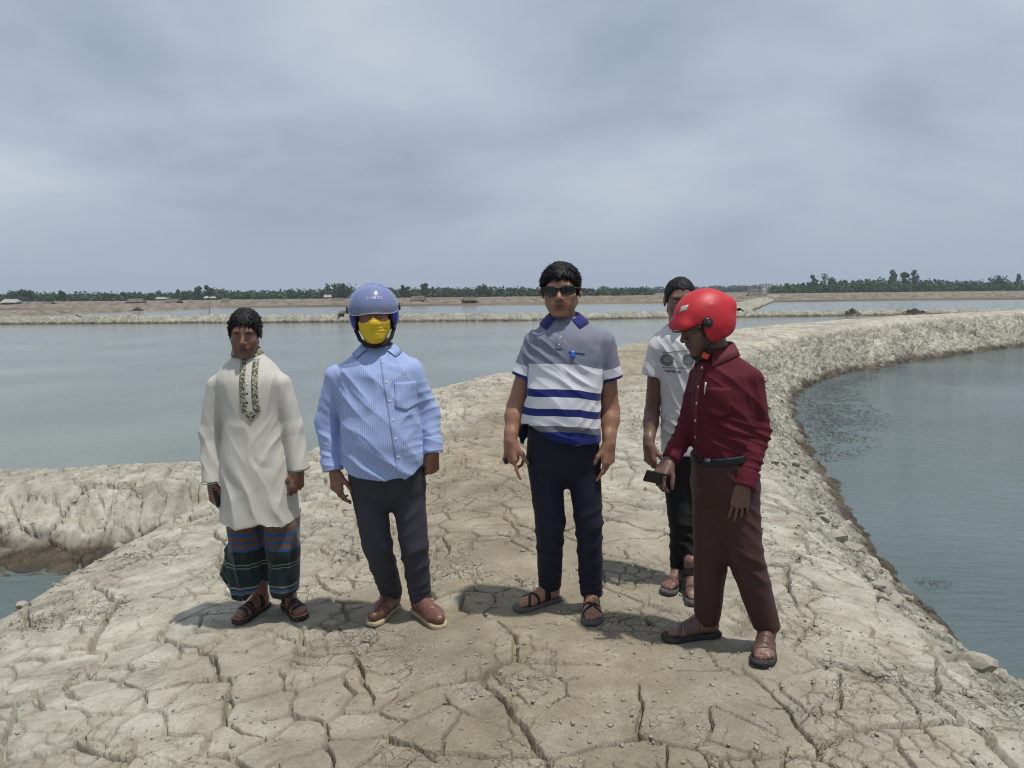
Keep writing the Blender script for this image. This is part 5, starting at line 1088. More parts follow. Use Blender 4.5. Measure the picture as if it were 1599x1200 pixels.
# ---- the man in the blue striped shirt and blue helmet ------------------------------
def blue_man():
    Y, VX, UX = 3.62, 720, 600; P = lambda u, v, dy=0.0: arr(on_y(u, v, Y + dy))
    fr = make_foot(578, 978, 203, -1, 0.255, 0.024); fl = make_foot(692, 978, 141, 1, 0.255, 0.024)
    b = on_z(627, 960, gz(-0.55, Y)); F = Figure('person', (b.x, b.y, gz(b.x, b.y)), 'man in light blue striped shirt wearing a blue helmet and yellow face mask', SK_B); S = F.S
    F.neck = P(588, 560, 0.03)
    hd = Head(P(584, 494, -0.01), yaw=8, nod=2, tilt=-3, s=1.0, wide=1.03, jaw=1.05)
    shR, elR, wrR = P(527, 589), P(511, 657, 0.02), P(523, 737, -0.04); shL, elL, wrL = P(642, 581), P(668, 643, 0.03), P(676, 708, -0.03); hip = P(605, 745)
    kR, kL = P(588, 850), P(646, 850)
    slim(F, [F.neck, P(592, 640), hip], [0.05, 0.06, 0.06]); slim(F, [P(590, 600), shR, elR, wrR], [0.05, 0.035, 0.035, 0.028]); slim(F, [P(590, 600), shL, elL, wrL], [0.05, 0.035, 0.035, 0.028])
    slim(F, [hip, P(577, 765), kR, fr.w((0, 0.046, 0.12))], [0.06, 0.055, 0.045, 0.038]); slim(F, [hip, P(637, 765), kL, fl.w((0, 0.046, 0.12))], [0.06, 0.055, 0.045, 0.038]); fr.shape(F.Sf, toes=False, shin=fr.w((0, 0.046, 0.14))); fl.shape(F.Sf, toes=False, shin=fl.w((0, 0.046, 0.14)))
    hand(F.Sh, wrR, (0.10, -0.15, -1), (0.60, 0.8, 0), (0.75, -0.6, 0), curls=[(14, 20, 15), (22, 30, 20), (28, 36, 25), (34, 42, 28)], s=1.0, thumb_in=20, nails=F.nails)
    hand(F.Sh, wrL, (-0.06, 0.0, -1), (-0.65, 0.75, 0), (-0.7, -0.5, 0), curls=[(62, 80, 45), (60, 82, 45), (60, 82, 45), (60, 80, 45)], s=1.0, thumb_in=45, nails=F.nails)
    F.body(hd); hd.eyes(F.root, F.base, 0.9); RING = simple_mat('ring_silver', (0.7, 0.68, 0.62), 0.25, 0.05, metallic=1.0)
    # shirt
    arms = [(shR, elR, 0.066), (elR, wrR, 0.058), (shL, elL, 0.066), (elL, wrL, 0.058)]
    ST = stripe_mat('blue_pinstripe', 'arc', 0.0095, 0.62, (0.255, 0.340, 0.590), (0.35, 0.43, 0.66)); STC = stripe_mat('blue_pinstripe_cuff', 'h', 0.0095, 0.62, (0.255, 0.340, 0.590), (0.35, 0.43, 0.66))
    S = Sdf(); S.loft(rows_px([(541, 570, 612, 0.06, 0.08, 0.03), (549, 558, 626, 0.08, 0.10, 0.025), (559, 542, 640, 0.10, 0.11, 0.015), (578, 527, 652, 0.13, 0.125), (615, 529, 655, 0.155, 0.125), (650, 533, 656, 0.18, 0.125), (685, 534, 660, 0.195, 0.125), (715, 535, 665, 0.185, 0.13), (765, 537, 666, 0.165, 0.13)], Y), 0.02)
    S.rc(shR, elR, 0.062, 0.060, 0.028); S.rc(elR, P(520, 737, -0.04), 0.061, 0.048, 0.02, cut=(P(520, 736, -0.04), (0.15, -0.1, -1))); S.rc(shL, elL, 0.062, 0.058, 0.028); S.rc(elL, P(677, 708, -0.03), 0.058, 0.047, 0.02, cut=(P(677, 707, -0.03), (0.1, -0.1, -1)))
    S.every(hem([(533, 734), (541, 742), (558, 748), (578, 751), (603, 750), (629, 748), (631, 751), (648, 741), (668, 723), (700, 716)], Y - 0.14), 'i', 0.003)
    folds = [(P(548, 625), (0.10, 0.3, 0.14), (0.72, 0, 0.7), 0.075, 0.013), (P(630, 625), (0.10, 0.3, 0.14), (0.72, 0, -0.7), 0.075, 0.011), (P(600, 725), (0.2, 0.4, 0.09), (0.55, 0, 0.85), 0.09, 0.012), (P(509, 660), (0.09, 0.2, 0.10), (0.35, 0.2, 0.9), 0.042, 0.011), (P(517, 715), (0.09, 0.2, 0.07), (0.25, 0.2, 0.95), 0.034, 0.009),
             (P(670, 640), (0.09, 0.2, 0.10), (-0.4, 0.2, 0.9), 0.042, 0.010), (P(676, 688), (0.09, 0.2, 0.06), (-0.3, 0.2, 0.95), 0.034, 0.009), (P(530, 595), (0.06, 0.3, 0.08), (0.8, 0, 0.4), 0.04, 0.008), (None, 1, (0.6, 0.3, 0.6), 0.11, 0.005)]
    sh = F.garment('shirt', S, 0.0058, ST, folds, 23, {'arc': arc_attr((P(600, VX)[0], Y), arms)})
    for el, w, r, t in ((elR, P(520, 735, -0.04), 0.0530, 0.062), (elL, P(677, 706, -0.03), 0.0515, 0.070)):
        d = unit(w - el); a = w - d * t; S = Sdf(); S.rc(a, w, r + 0.002, r - 0.001, 0.003); nrm = d.astype(np.float32)
        S.every(lambda Q_, a=a, w=w, n=nrm: np.maximum(-(Q_ - a) @ n, (Q_ - w) @ n - 0.004), 'i', 0.003); F.garment('cuff', S, 0.004, STC, [(None, 1, (0.3, 0, 1), 0.05, 0.003)], 5, {'h': lambda V: V[:, 2] + 0.2 * V[:, 0]}, 1, sh)
    col_ = F.collar('shirt', P(589, 549, 0.025), -4, 0.066, simple_mat('blue_collar', (0.28, 0.37, 0.61), 0.85, 0.06), sh, gap=28, stand=0.030, fall=0.036, tip=0.036, back=0.02, spread=0.045)
    o = P(594, 558, -0.13); pl = lambda s, t: ((s - 0.5) * 0.030 + t * 0.105 * (1 - 0.25 * t) + 0.004, -t * 0.575 + 0.004); F.drape('placket', 'shirt', o, (0.06, -1, 0), (1, 0, 0), (0, 0, 1), pl, STC if False else simple_mat('blue_collar', (0.28, 0.37, 0.61)), sh, 0.002, (3, 40))
    for t in (0.06, 0.21, 0.36, 0.51, 0.66, 0.81):
        a, z = pl(0.5, t); F.button('placket_', o, (0, -1, 0), PEARL, sh) if False else F.button('shirt', o + np.array([a, 0, z]), (0.06, -1, 0), PEARL, sh, 0.006)
    F.drape('pocket', 'shirt', P(634, 598, -0.13), (0.2, -1, 0), (1, 0.2, 0), (0, 0, 1), lambda s, t: ((s - 0.5) * 0.105, -t * 0.115 - 0.018 * t * (1 - abs(2 * s - 1))), ST, sh, 0.004, (8, 10), attr=True)
    ob = [c for c in sh.children if c.name.startswith('pocket')][-1]; set_attr(ob.data, 'arc', np.array([v.co.x for v in ob.data.vertices]) * 1.02)
    # trousers and shoes
    TR = cloth_mat('trouser_charcoal', (0.036, 0.038, 0.050), 0.7, 0.03)
    S = Sdf(); S.loft(rows_px([(715, 544, 660, 0.13, 0.11), (745, 545, 664, 0.125, 0.12), (765, 550, 664, 0.11, 0.12), (782, 566, 650, 0.085, 0.10), (799, 600, 620, 0.03, 0.05)], Y), 0.02)
    aR, aL = fr.w((0, 0.052, 0.075)), fl.w((0, 0.052, 0.075)); leg(S, P(575, 762), P(589, 850, -0.02), aR, (0.086, 0.074, 0.059), 0.02); leg(S, P(637, 762), P(646, 850, -0.02), aL, (0.084, 0.071, 0.057), 0.02)
    zc = fr.z + 0.062; S.every(lambda Q_: zc - Q_[:, 2] + 0.012 * np.sin(Q_[:, 0] * 40), 'i', 0.003)
    F.garment('trousers', S, 0.0072, TR, [(P(590, 860), (0.12, 0.3, 0.14), (0.55, 0, 0.85), 0.085, 0.012), (P(648, 860), (0.12, 0.3, 0.14), (-0.5, 0, 0.85), 0.085, 0.012), (P(600, 925), (0.1, 0.3, 0.06), (0.2, 0, 1), 0.045, 0.007), (P(656, 925), (0.1, 0.3, 0.06), (-0.2, 0, 1), 0.045, 0.007), (P(610, 775), (0.12, 0.3, 0.06), (0.75, 0, 0.7), 0.06, 0.011), (P(640, 790), (0.1, 0.3, 0.06), (-0.7, 0, 0.7), 0.06, 0.011)], 31)
    SH = simple_mat('brown_shoe_leather', (0.135, 0.060, 0.044), 0.38, 0.22, 22.0, 0.3, 140.0); SOLE = simple_mat('crepe_sole', (0.36, 0.29, 0.18), 0.8, 0.15)
    for f in (fr, fl):
        S = Sdf(); f.shape(S, toes=False, grow=0.006, k=0.02); S.rc(f.w((0.0, 0.15, 0.028)), f.w((0.008, 0.225, 0.022)), 0.040, 0.030, 0.02, squash=((0, 0, 1), 0.82)); S.rc(f.w((0, 0.05, 0.05)), f.w((0, 0.048, 0.085)), 0.042, 0.043, 0.02)
        S.every(lambda Q_, f=f: np.maximum(f.loc(Q_)[:, 2] - 0.088 + 0.25 * np.maximum(0, f.loc(Q_)[:, 1] - 0.10), -0.004 - f.loc(Q_)[:, 2]), 'i', 0.004)
        V, Q = S.mesh(0.0040); q = f.loc(V); V = V + vnormals(V, Q) * (0.0022 * np.sin(q[:, 1] * 190 + 3 * q[:, 0] * 40) * np.exp(-((q[:, 1] - 0.165) / 0.02) ** 2))[:, None]; so = add_obj('shoe', np_mesh('shoe', V - F.base, Q, SH), F.root)
        S = Sdf(); c = f.w((0, 0.12, 0)); S.add(lambda Q_, f=f: f.outline(Q_, 0.001), c - 0.18, c + 0.18, 0.002); S.every(lambda Q_, f=f: (np.abs(f.loc(Q_)[:, 2] + 0.011) - 0.0100 - 0.004 * sstep(0.03, -0.01, f.loc(Q_)[:, 1])), 'i', 0.004); V, Q = S.mesh(0.0044, c - [0.19, 0.19, 0.05], c + [0.19, 0.19, 0.04]); add_obj('sole', np_mesh('sole', V - F.base, Q, SOLE), so)
        m = MB(); pts = [f.w((x, 0.118 + 0.1 * abs(x), 0.073 - 9 * x * x)) - F.base for x in np.linspace(-0.030, 0.030, 9)]; m.tube(pts, 0.0022, 6); m.build('seam', SH, so, True)
    # face mask
    YEL = simple_mat('yellow_mask_cloth', (0.68, 0.47, 0.020), 0.75, 0.05, 40); S = Sdf(); hd.build(S, F.neck); S.rc(hd.w((0, -0.085, -0.03)), hd.w((0, -0.084, -0.085)), 0.030, 0.026, 0.03); S.pr.append((lambda Q_: 0, None, None, 0.005, 'g'))
    def region(Q_):
        q = hd.loc(Q_); x, z = np.abs(q[:, 0]), q[:, 2]; top = np.interp(x, [0, 0.012, 0.03, 0.055, 0.08], [-0.002, -0.008, -0.022, -0.022, -0.014]); return np.maximum(np.maximum(z - top, -0.122 + 0.55 * np.maximum(0, x - 0.02) - z), q[:, 1] + 0.012) * 0.8
    S.every(region, 'i', 0.003); F.garment('face_mask', S, 0.0030, YEL, [(hd.w((0, -0.1, -0.055)), (0.05, 0.08, 0.02), (0, 0, 1), 0.016, 0.0035)], 3)
    m = MB(); pts = [hd.w(p) - F.base for p in ((-0.088, 0.0, -0.06), (-0.070, -0.035, -0.105), (-0.038, -0.066, -0.132), (0, -0.078, -0.138), (0.038, -0.066, -0.132), (0.070, -0.035, -0.105), (0.088, 0.0, -0.06))]
    # helmet
    BLUE = simple_mat('helmet_blue', (0.028, 0.048, 0.30), 0.28, 0.12, 14.0)
    S = Sdf(); hd.ell(S, (0, 0.018, 0.040), (0.108, 0.130, 0.114), 0.01); hd.ell(S, (0, 0.022, -0.018), (0.108, 0.110, 0.090), 0.04)
    hd.ell(S, (0, 0.018, 0.034), (0.096, 0.118, 0.102), 0.005, 's'); hd.ell(S, (0, 0.022, -0.03), (0.095, 0.097, 0.10), 0.005, 's')
    def opening(Q_):
        q = hd.loc(Q_); return np.maximum(np.maximum(q[:, 2] - 0.040, q[:, 1] + 0.040 + 0.25 * np.minimum(0, q[:, 2] + 0.02)), np.abs(q[:, 0]) - 0.13)
    S.every(opening, 's', 0.02); S.every(lambda Q_: -0.088 - 0.2 * hd.loc(Q_)[:, 1] - hd.loc(Q_)[:, 2], 'i', 0.012); hm_ = F.garment('helmet', S, 0.0042, BLUE, (), 1, None, 1)
    S = Sdf(); hd.ell(S, (0, 0.018, 0.034), (0.0965, 0.1185, 0.1025), 0.01); hd.ell(S, (0, 0.022, -0.025), (0.096, 0.097, 0.090), 0.03); hd.ell(S, (0, 0.014, 0.030), (0.083, 0.100, 0.094), 0.01, 's'); hd.ell(S, (0, 0.0, -0.05), (0.080, 0.09, 0.10), 0.02, 's')
    def opening2(Q_):
        q = hd.loc(Q_); return np.maximum(np.maximum(q[:, 2] - 0.030, q[:, 1] + 0.048), np.abs(q[:, 0]) - 0.13)
    S.every(opening2, 's', 0.02); S.every(lambda Q_: -0.092 - 0.2 * hd.loc(Q_)[:, 1] - hd.loc(Q_)[:, 2], 'i', 0.01); F.garment('padding', S, 0.006, BLACK_FOAM, (), 1, None, 1, hm_)
    m.tube(pts, 0.0095, 8); m.build('chin_strap', BLACK_FOAM, hm_, True)
    vm_, nt, bs, N, L = new_mat('smoked_visor'); bs.inputs['Base Color'].default_value = (0.38, 0.45, 0.66, 1); bs.inputs['Roughness'].default_value = 0.12; bs.inputs['Alpha'].default_value = 0.50
    tc = N('ShaderNodeTexCoord'); nn = N('ShaderNodeTexNoise'); nn.inputs['Scale'].default_value = 18; nn.inputs['Detail'].default_value = 6; L(tc.outputs['Object'], nn.inputs['Vector']); mr = N('ShaderNodeMapRange'); mr.inputs['To Min'].default_value = 0.20; mr.inputs['To Max'].default_value = 0.42; L(nn.outputs['Fac'], mr.inputs['Value']); L(mr.outputs[0], bs.inputs['Alpha'])
    def on_visor(x, th, g=0.0):
        rx, ry, rz = 0.1165 + g, 0.140 + g, 0.124 + g; f = math.sqrt(max(0.0, 1 - (x / rx) ** 2)); return hd.w((x, 0.014 - ry * f * math.cos(th), 0.040 + rz * f * math.sin(th))) - F.base
    n1, n2 = 34, 18; Vv = []
    for g in (0.0, 0.0025):
        for i in range(n1 + 1):
            x = 0.1155 * math.sin((i / n1 - 0.5) * math.pi)
            for j in range(n2 + 1): th0 = R(-9 - 17 * (x / 0.1165) ** 2); Vv.append(on_visor(x, th0 + (R(63) - th0) * j / n2, g))
    m_ = (n1 + 1) * (n2 + 1); idx = np.arange(m_).reshape(n1 + 1, n2 + 1); q = np.stack([idx[:-1, :-1], idx[1:, :-1], idx[1:, 1:], idx[:-1, 1:]], -1).reshape(-1, 4); ring = np.concatenate([idx[:-1, 0], idx[-1, :-1], idx[:0:-1, -1], idx[0, :0:-1]]); nx = np.roll(ring, -1)
    vis = add_obj('visor', np_mesh('visor', np.array(Vv), np.vstack([q, q[:, ::-1] + m_, np.stack([ring, nx, nx + m_, ring + m_], 1)]), vm_), hm_)
    m = MB(); m.tube([on_visor(x, R(-9 - 17 * (x / 0.1165) ** 2), 0.001) for x in np.linspace(-0.111, 0.111, 31)], 0.0016, 6); m.build('visor_rim', simple_mat('clear_rim', (0.5, 0.52, 0.56), 0.2), hm_, True)
    for s in (-1, 1):
        m = MB(); c0, c1 = hd.w((s * 0.098, 0.006, 0.036)) - F.base, hd.w((s * 0.1215, 0.006, 0.036)) - F.base; m.tube([c0, c1, c1 + (c1 - c0) * 0.1], [0.017, 0.017, 0.012], 16); m.build('pivot', BLACK, hm_, True)
    # lettering on the visor
    x = -0.022
    for ch, c in zip('SENSZZ', ((0.5, 0.55, 0.7), (0.75, 0.45, 0.45), (0.85, 0.75, 0.75), (0.85, 0.87, 0.92), (0.6, 0.64, 0.74), (0.55, 0.6, 0.7))):
        fc = bpy.data.curves.new('letter', 'FONT'); fc.body = ch; fc.size = 0.017; to = bpy.data.objects.new('letter', fc); col.objects.link(to); me = bpy.data.meshes.new_from_object(to); bpy.data.objects.remove(to)
        for v in me.vertices: v.co = Vector(on_visor(x + v.co.x, R(21) + v.co.y / 0.124, 0.0045))
        me.materials.clear(); me.materials.append(simple_mat('letter_%s' % ('%d%d%d' % tuple(int(k * 10) for k in c)), c, 0.5)); add_obj('letter', me, hm_); x += 0.0118

# ---- the man in the striped polo shirt and sunglasses -------------------------------
def polo_man():
    Y, VX, UX = 3.62, 620, 880; P = lambda u, v, dy=0.0: arr(on_y(u, v, Y + dy))
    fr = make_foot(805, 953, 240, -1, 0.262, 0.018); fl = make_foot(926, 977, 184, 1, 0.262, 0.018)
    b = on_z(890, 950, 0); F = Figure('person', (b.x, b.y, gz(b.x, b.y)), 'man in grey, white and navy striped polo shirt wearing dark sunglasses', SK_C); S = F.S
    F.neck = P(881, 515, 0.03)
    hd = Head(P(876, 455, -0.005), yaw=-9, nod=1, tilt=-2, s=1.05, wide=1.07, jaw=1.08)
    shR, elR, wrR = P(837, 535), P(806, 634, 0.02), P(797, 688, -0.06); shL, elL, wrL = P(941, 535), P(953, 640, 0.03), P(951, 692, -0.05); hip = P(880, 690); kR, kL = P(860, 808), P(917, 808)
    slim(F, [F.neck, P(880, 600), hip], [0.058, 0.07, 0.07]); slim(F, [P(880, 545), shR], [0.06, 0.05]); slim(F, [P(880, 545), shL], [0.06, 0.05])
    for sh_, el, wr in ((shR, elR, wrR), (shL, elL, wrL)):
        m1 = el + (wr - el) * 0.3; F.Sh.rc(sh_, el, 0.053, 0.043, 0.02); F.Sh.rc(el, m1, 0.042, 0.045, 0.02); F.Sh.rc(m1, wr, 0.045, 0.029, 0.02)
    slim(F, [hip, P(850, 725), kR, fr.w((0, 0.046, 0.12))], [0.06, 0.055, 0.045, 0.038]); slim(F, [hip, P(910, 725), kL, fl.w((0, 0.046, 0.12))], [0.06, 0.055, 0.045, 0.038]); fr.shape(F.Sf, shin=fr.w((0, 0.046, 0.14))); fl.shape(F.Sf, shin=fl.w((0, 0.046, 0.14)))
    hand(F.Sh, wrR, (-0.03, -0.10, -1), (0.72, 0.65, 0), (0.66, -0.72, 0), curls=[(8, 12, 8), (42, 62, 40), (52, 68, 40), (55, 68, 40)], s=1.08, thumb_in=40, nails=F.nails)
    hand(F.Sh, wrL, (-0.02, -0.10, -1), (-0.70, 0.68, 0), (-0.7, -0.68, 0), curls=[(10, 16, 10), (20, 32, 22), (28, 40, 28), (34, 45, 30)], s=1.08, thumb_in=22, nails=F.nails)
    F.body(hd, jaw=0.10, must=0.15)
    hd.hair('hair', F.root, F.base, HAIRLINE, 0.0125, 5, 1500, 0.021)
    # sunglasses
    m = MB(); out = lambda s, k=1.0: [(s * (0.034 + 0.030 * k * (abs(math.cos(a)) ** 0.55) * (1 if math.cos(a) > 0 else -1)), -0.1005 + 0.35 * max(0, abs(s * (0.034 + 0.03 * math.cos(a))) - 0.045) ** 1.0, 0.003 + 0.0185 * k * (abs(math.sin(a)) ** 0.6) * (1 if math.sin(a) > 0 else -1)) for a in np.linspace(0, 2 * math.pi, 25)[:-1]]
    for s in (-1, 1):
        o = [hd.w(p) - F.base for p in out(s)]; m.tube(o + o[:1], 0.0030, 6, False); m.tube([hd.w(p) - F.base for p in ((s * 0.064, -0.094, 0.012), (s * 0.079, -0.06, 0.012), (s * 0.0815, 0.01, 0.014), (s * 0.080, 0.03, 0.0))], 0.0030, 6)
    m.tube([hd.w(p) - F.base for p in ((-0.008, -0.1015, 0.008), (0, -0.103, 0.010), (0.008, -0.1015, 0.008))], 0.003, 6); m.tube([hd.w(p) - F.base for p in ((-0.064, -0.097, 0.0185), (-0.034, -0.103, 0.0215), (0, -0.104, 0.014), (0.034, -0.103, 0.0215), (0.064, -0.097, 0.0185))], 0.0028, 6)
    sg = m.build('sunglasses', BLACK, F.root, True); LENS = simple_mat('dark_lens', (0.008, 0.009, 0.009), 0.06, 0.05, spec=0.6)
    for s in (-1, 1):
        m = MB(); a = [hd.w(p) - F.base for p in out(s)]; back = [p + (hd.M @ np.array([0, 0.003, 0])) for p in a]; m.poly(a); m.poly(back[::-1])
        for i in range(24): m.poly([a[i], back[i], back[(i + 1) % 24], a[(i + 1) % 24]])
        m.build('lens', LENS, sg)
    # polo shirt; the bands follow a length measured from the shoulder down
    GR, WH, NB, DG = (0.175, 0.185, 0.245), (0.60, 0.61, 0.65), (0.011, 0.019, 0.130), (0.13, 0.135, 0.16)
    zz = lambda v: P(880, v, -0.14)[2]
    bands = sorted([(-0.9, (0.2, 0.2, 0.22)), (zz(697.5), (0.23, 0.235, 0.26)), (zz(694), NB), (zz(674), DG), (zz(664.5), WH), (zz(649.5), NB), (zz(638), WH), (zz(620), NB), (zz(608), WH), (zz(569), GR), (zz(540), (0.19, 0.195, 0.255)), (zz(500), GR), (9.0, WH), (9.044, NB), (10.0, NB)])
    bands[0] = (0.0, (0.2, 0.2, 0.22))
    def hcoord(V):
        x = V[:, 0]; cxx = P(880, VX)[0]; z = V[:, 2] - 0.055 * (x - P(835, VX)[0]) * -1.0 - 0.055 * (cxx - P(835, VX)[0]); z = z + 0.55 * np.maximum(0, (x - cxx) - 0.06) * 0.35 + 0.10 * np.maximum(0, -(x - cxx) - 0.05) - 0.0
        for a, e, s in ((shR, endR, 0), (shL, endL, 1)):
            ab = e - a; t = ((V - a) @ ab) / (ab @ ab); q = V - a - np.clip(t, 0, 1.2)[:, None] * ab; d = np.linalg.norm(q, axis=1); L_ = np.linalg.norm(ab); side = (x < P(823.5, VX)[0]) if s == 0 else (x > P(940, VX)[0]); m_ = (d < 0.085) & side & (t > 0.15)
            rest = (1 - t) * L_; z = np.where(m_, 9.0 + 0.060 - rest, z)
        return z
    endR, endL = P(818, 590, 0.0), P(953, 593, 0.01)
    PO = polo_band = None
    m2, nt, bs, N, L = new_mat('polo_knit'); at = N('ShaderNodeAttribute'); at.attribute_name = 'h'; cur = None
    rgb = N('ShaderNodeRGB'); rgb.outputs[0].default_value = (*bands[0][1], 1); cur = rgb.outputs[0]
    for p_, c_ in bands[1:]:
        g = N('ShaderNodeMath'); g.operation = 'GREATER_THAN'; g.inputs[1].default_value = p_; L(at.outputs['Fac'], g.inputs[0]); mx = N('ShaderNodeMix'); mx.data_type = 'RGBA'; L(g.outputs[0], mx.inputs['Factor']); L(cur, mx.inputs['A']); mx.inputs['B'].default_value = (*c_, 1); cur = mx.outputs['Result']
    L(cur, bs.inputs['Base Color']); bs.inputs['Roughness'].default_value = 0.85; bs.inputs['Specular IOR Level'].default_value = 0.2; bs.inputs['Sheen Weight'].default_value = 0.1; PO = m2
    S = Sdf(); S.loft(rows_px([(495, 862, 903, 0.06, 0.08, 0.03), (502, 850, 916, 0.08, 0.10, 0.025), (511, 838, 931, 0.10, 0.11, 0.015), (526, 829, 942, 0.12, 0.12), (555, 824, 944, 0.14, 0.12), (590, 821, 941, 0.155, 0.12), (625, 818, 938, 0.172, 0.12), (655, 816, 937, 0.175, 0.12), (715, 818, 939, 0.160, 0.125)], Y), 0.02)
    S.rc(shR, endR + (endR - shR) * 0.4, 0.062, 0.064, 0.028, cut=(endR, endR - shR)); S.rc(shL, endL + (endL - shL) * 0.4, 0.064, 0.062, 0.028, cut=(endL, endL - shL)); S.rc(P(826, 650, -0.02), P(818, 690, -0.03), 0.035, 0.045, 0.03)
    S.every(hem([(790, 676), (811, 674), (818, 668), (826, 664), (836, 674), (850, 685), (870, 692), (900, 695.5), (937, 697), (980, 697)], Y - 0.14), 'i', 0.003)
    folds = [(P(850, 555), (0.10, 0.3, 0.10), (0.62, 0, 0.78), 0.05, 0.011), (P(905, 585), (0.14, 0.3, 0.07), (0.5, 0, 0.86), 0.055, 0.010), (P(925, 640), (0.08, 0.3, 0.10), (-0.75, 0, 0.65), 0.045, 0.008), (P(850, 668), (0.14, 0.3, 0.05), (0.35, 0, 0.93), 0.06, 0.010), (P(830, 530), (0.06, 0.3, 0.10), (0.8, 0, 0.5), 0.04, 0.008), (P(942, 550), (0.05, 0.3, 0.10), (0.9, 0, -0.3), 0.045, 0.009), (None, 1, (0.5, 0.3, 0.7), 0.10, 0.005)]
    po = F.garment('polo_shirt', S, 0.0057, PO, folds, 41, {'h': hcoord})
    NAVY = cloth_mat('navy_rib', (0.011, 0.019, 0.135)); GREYC = cloth_mat('polo_grey', GR)
    F.collar('polo_shirt', P(881, 503, 0.03), 6, 0.069, NAVY, po, gap=24, stand=0.030, fall=0.040, tip=0.040, back=0.022, spread=0.034)
    o = P(877, 517, -0.12); F.drape('placket', 'polo_shirt', o, (-0.1, -1, 0), (1, 0, 0), (0, 0, 1), lambda s, t: ((s - 0.5) * 0.030 - 0.016 * t, -t * 0.085), GREYC, po, 0.003, (3, 10))
    for t in (0.35, 0.75): F.button('polo_shirt', o + np.array([-0.016 * t, 0, -t * 0.085]), (-0.1, -1, 0), PEARL, po, 0.0045)
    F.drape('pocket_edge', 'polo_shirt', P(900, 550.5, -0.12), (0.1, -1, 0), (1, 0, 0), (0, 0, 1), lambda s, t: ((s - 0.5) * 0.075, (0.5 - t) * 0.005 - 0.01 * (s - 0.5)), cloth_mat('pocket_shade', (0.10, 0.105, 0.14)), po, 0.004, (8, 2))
    F.drape('pen_clip', 'polo_shirt', P(893.5, 553, -0.12), (0.1, -1, 0), (1, 0, 0), (0, 0, 1), lambda s, t: ((s - 0.5) * 0.018, (0.5 - t) * 0.028), simple_mat('clip_blue', (0.01, 0.13, 0.62), 0.35), po, 0.008, (3, 4))
    # dark shirt tail blown out at his side
    S = Sdf(); S.rc(P(820, 660, 0.04), P(814, 676, 0.06), 0.026, 0.020, 0.02); S.rc(P(822, 675, 0.06), P(815, 690, 0.06), 0.022, 0.010, 0.02); F.garment('shirt_tail', S, 0.005, cloth_mat('navy_shirt_tail', (0.008, 0.011, 0.05)), [(None, 1, (0.8, 0, 0.4), 0.04, 0.006)], 4, None, 1, po)
    TR = cloth_mat('trouser_navy', (0.011, 0.013, 0.027), 0.75, 0.03)
    S = Sdf(); S.loft(rows_px([(665, 824, 934, 0.13, 0.11), (700, 823, 936, 0.125, 0.12), (722, 826, 937, 0.11, 0.12), (742, 842, 920, 0.085, 0.105), (762, 872, 892, 0.03, 0.05)], Y), 0.02); aR, aL = fr.w((0, 0.052, 0.06)), fl.w((0, 0.052, 0.06))
    leg(S, P(850, 720), P(859, 812, -0.02), aR + np.array([0, 0, 0.02]), (0.085, 0.075, 0.058), 0.022); leg(S, P(910, 720), P(919, 812, -0.02), aL, (0.084, 0.070, 0.057), 0.022); zR, zL, xm = fr.z + 0.075, fl.z + 0.070, P(893, VX)[0]
    S.every(lambda Q_: np.where(Q_[:, 0] < xm, zR, zL) - Q_[:, 2], 'i', 0.003)
    F.garment('trousers', S, 0.0072, TR, [(P(860, 830), (0.12, 0.3, 0.14), (0.5, 0, 0.85), 0.09, 0.011), (P(920, 830), (0.12, 0.3, 0.14), (-0.45, 0, 0.88), 0.09, 0.011), (P(868, 905), (0.1, 0.3, 0.05), (0.2, 0, 1), 0.045, 0.007), (P(930, 915), (0.1, 0.3, 0.05), (-0.2, 0, 1), 0.045, 0.007), (P(880, 745), (0.12, 0.3, 0.06), (0.7, 0, 0.7), 0.045, 0.008)], 43)
    for f in (fr, fl): f.sandal(F.root, F.base, SOLE_GREY, [(0.085, 0.075, 0.034, 0.2), (0.195, 0.135, 0.016, 0.1), (0.135, 0.190, 0.014, 0.1)], LEATHER_BLK, SOLE_GREY, thick=0.018)
    m = MB(); c = P(785, 722, -0.07); m.box((0, 0, 0), (0.016, 0.02, 0.034), R(20)); o = m.build('key_fob', PHONE_M, None, False, tuple(float(x) for x in P(789, 720, -0.075))); bv = o.modifiers.new('bevel', 'BEVEL'); bv.width = 0.004; bv.segments = 2; o.rotation_euler = (0, R(-25), 0); tag(o, 'tiny black key fob in the polo wearer\'s hand', 'key fob')

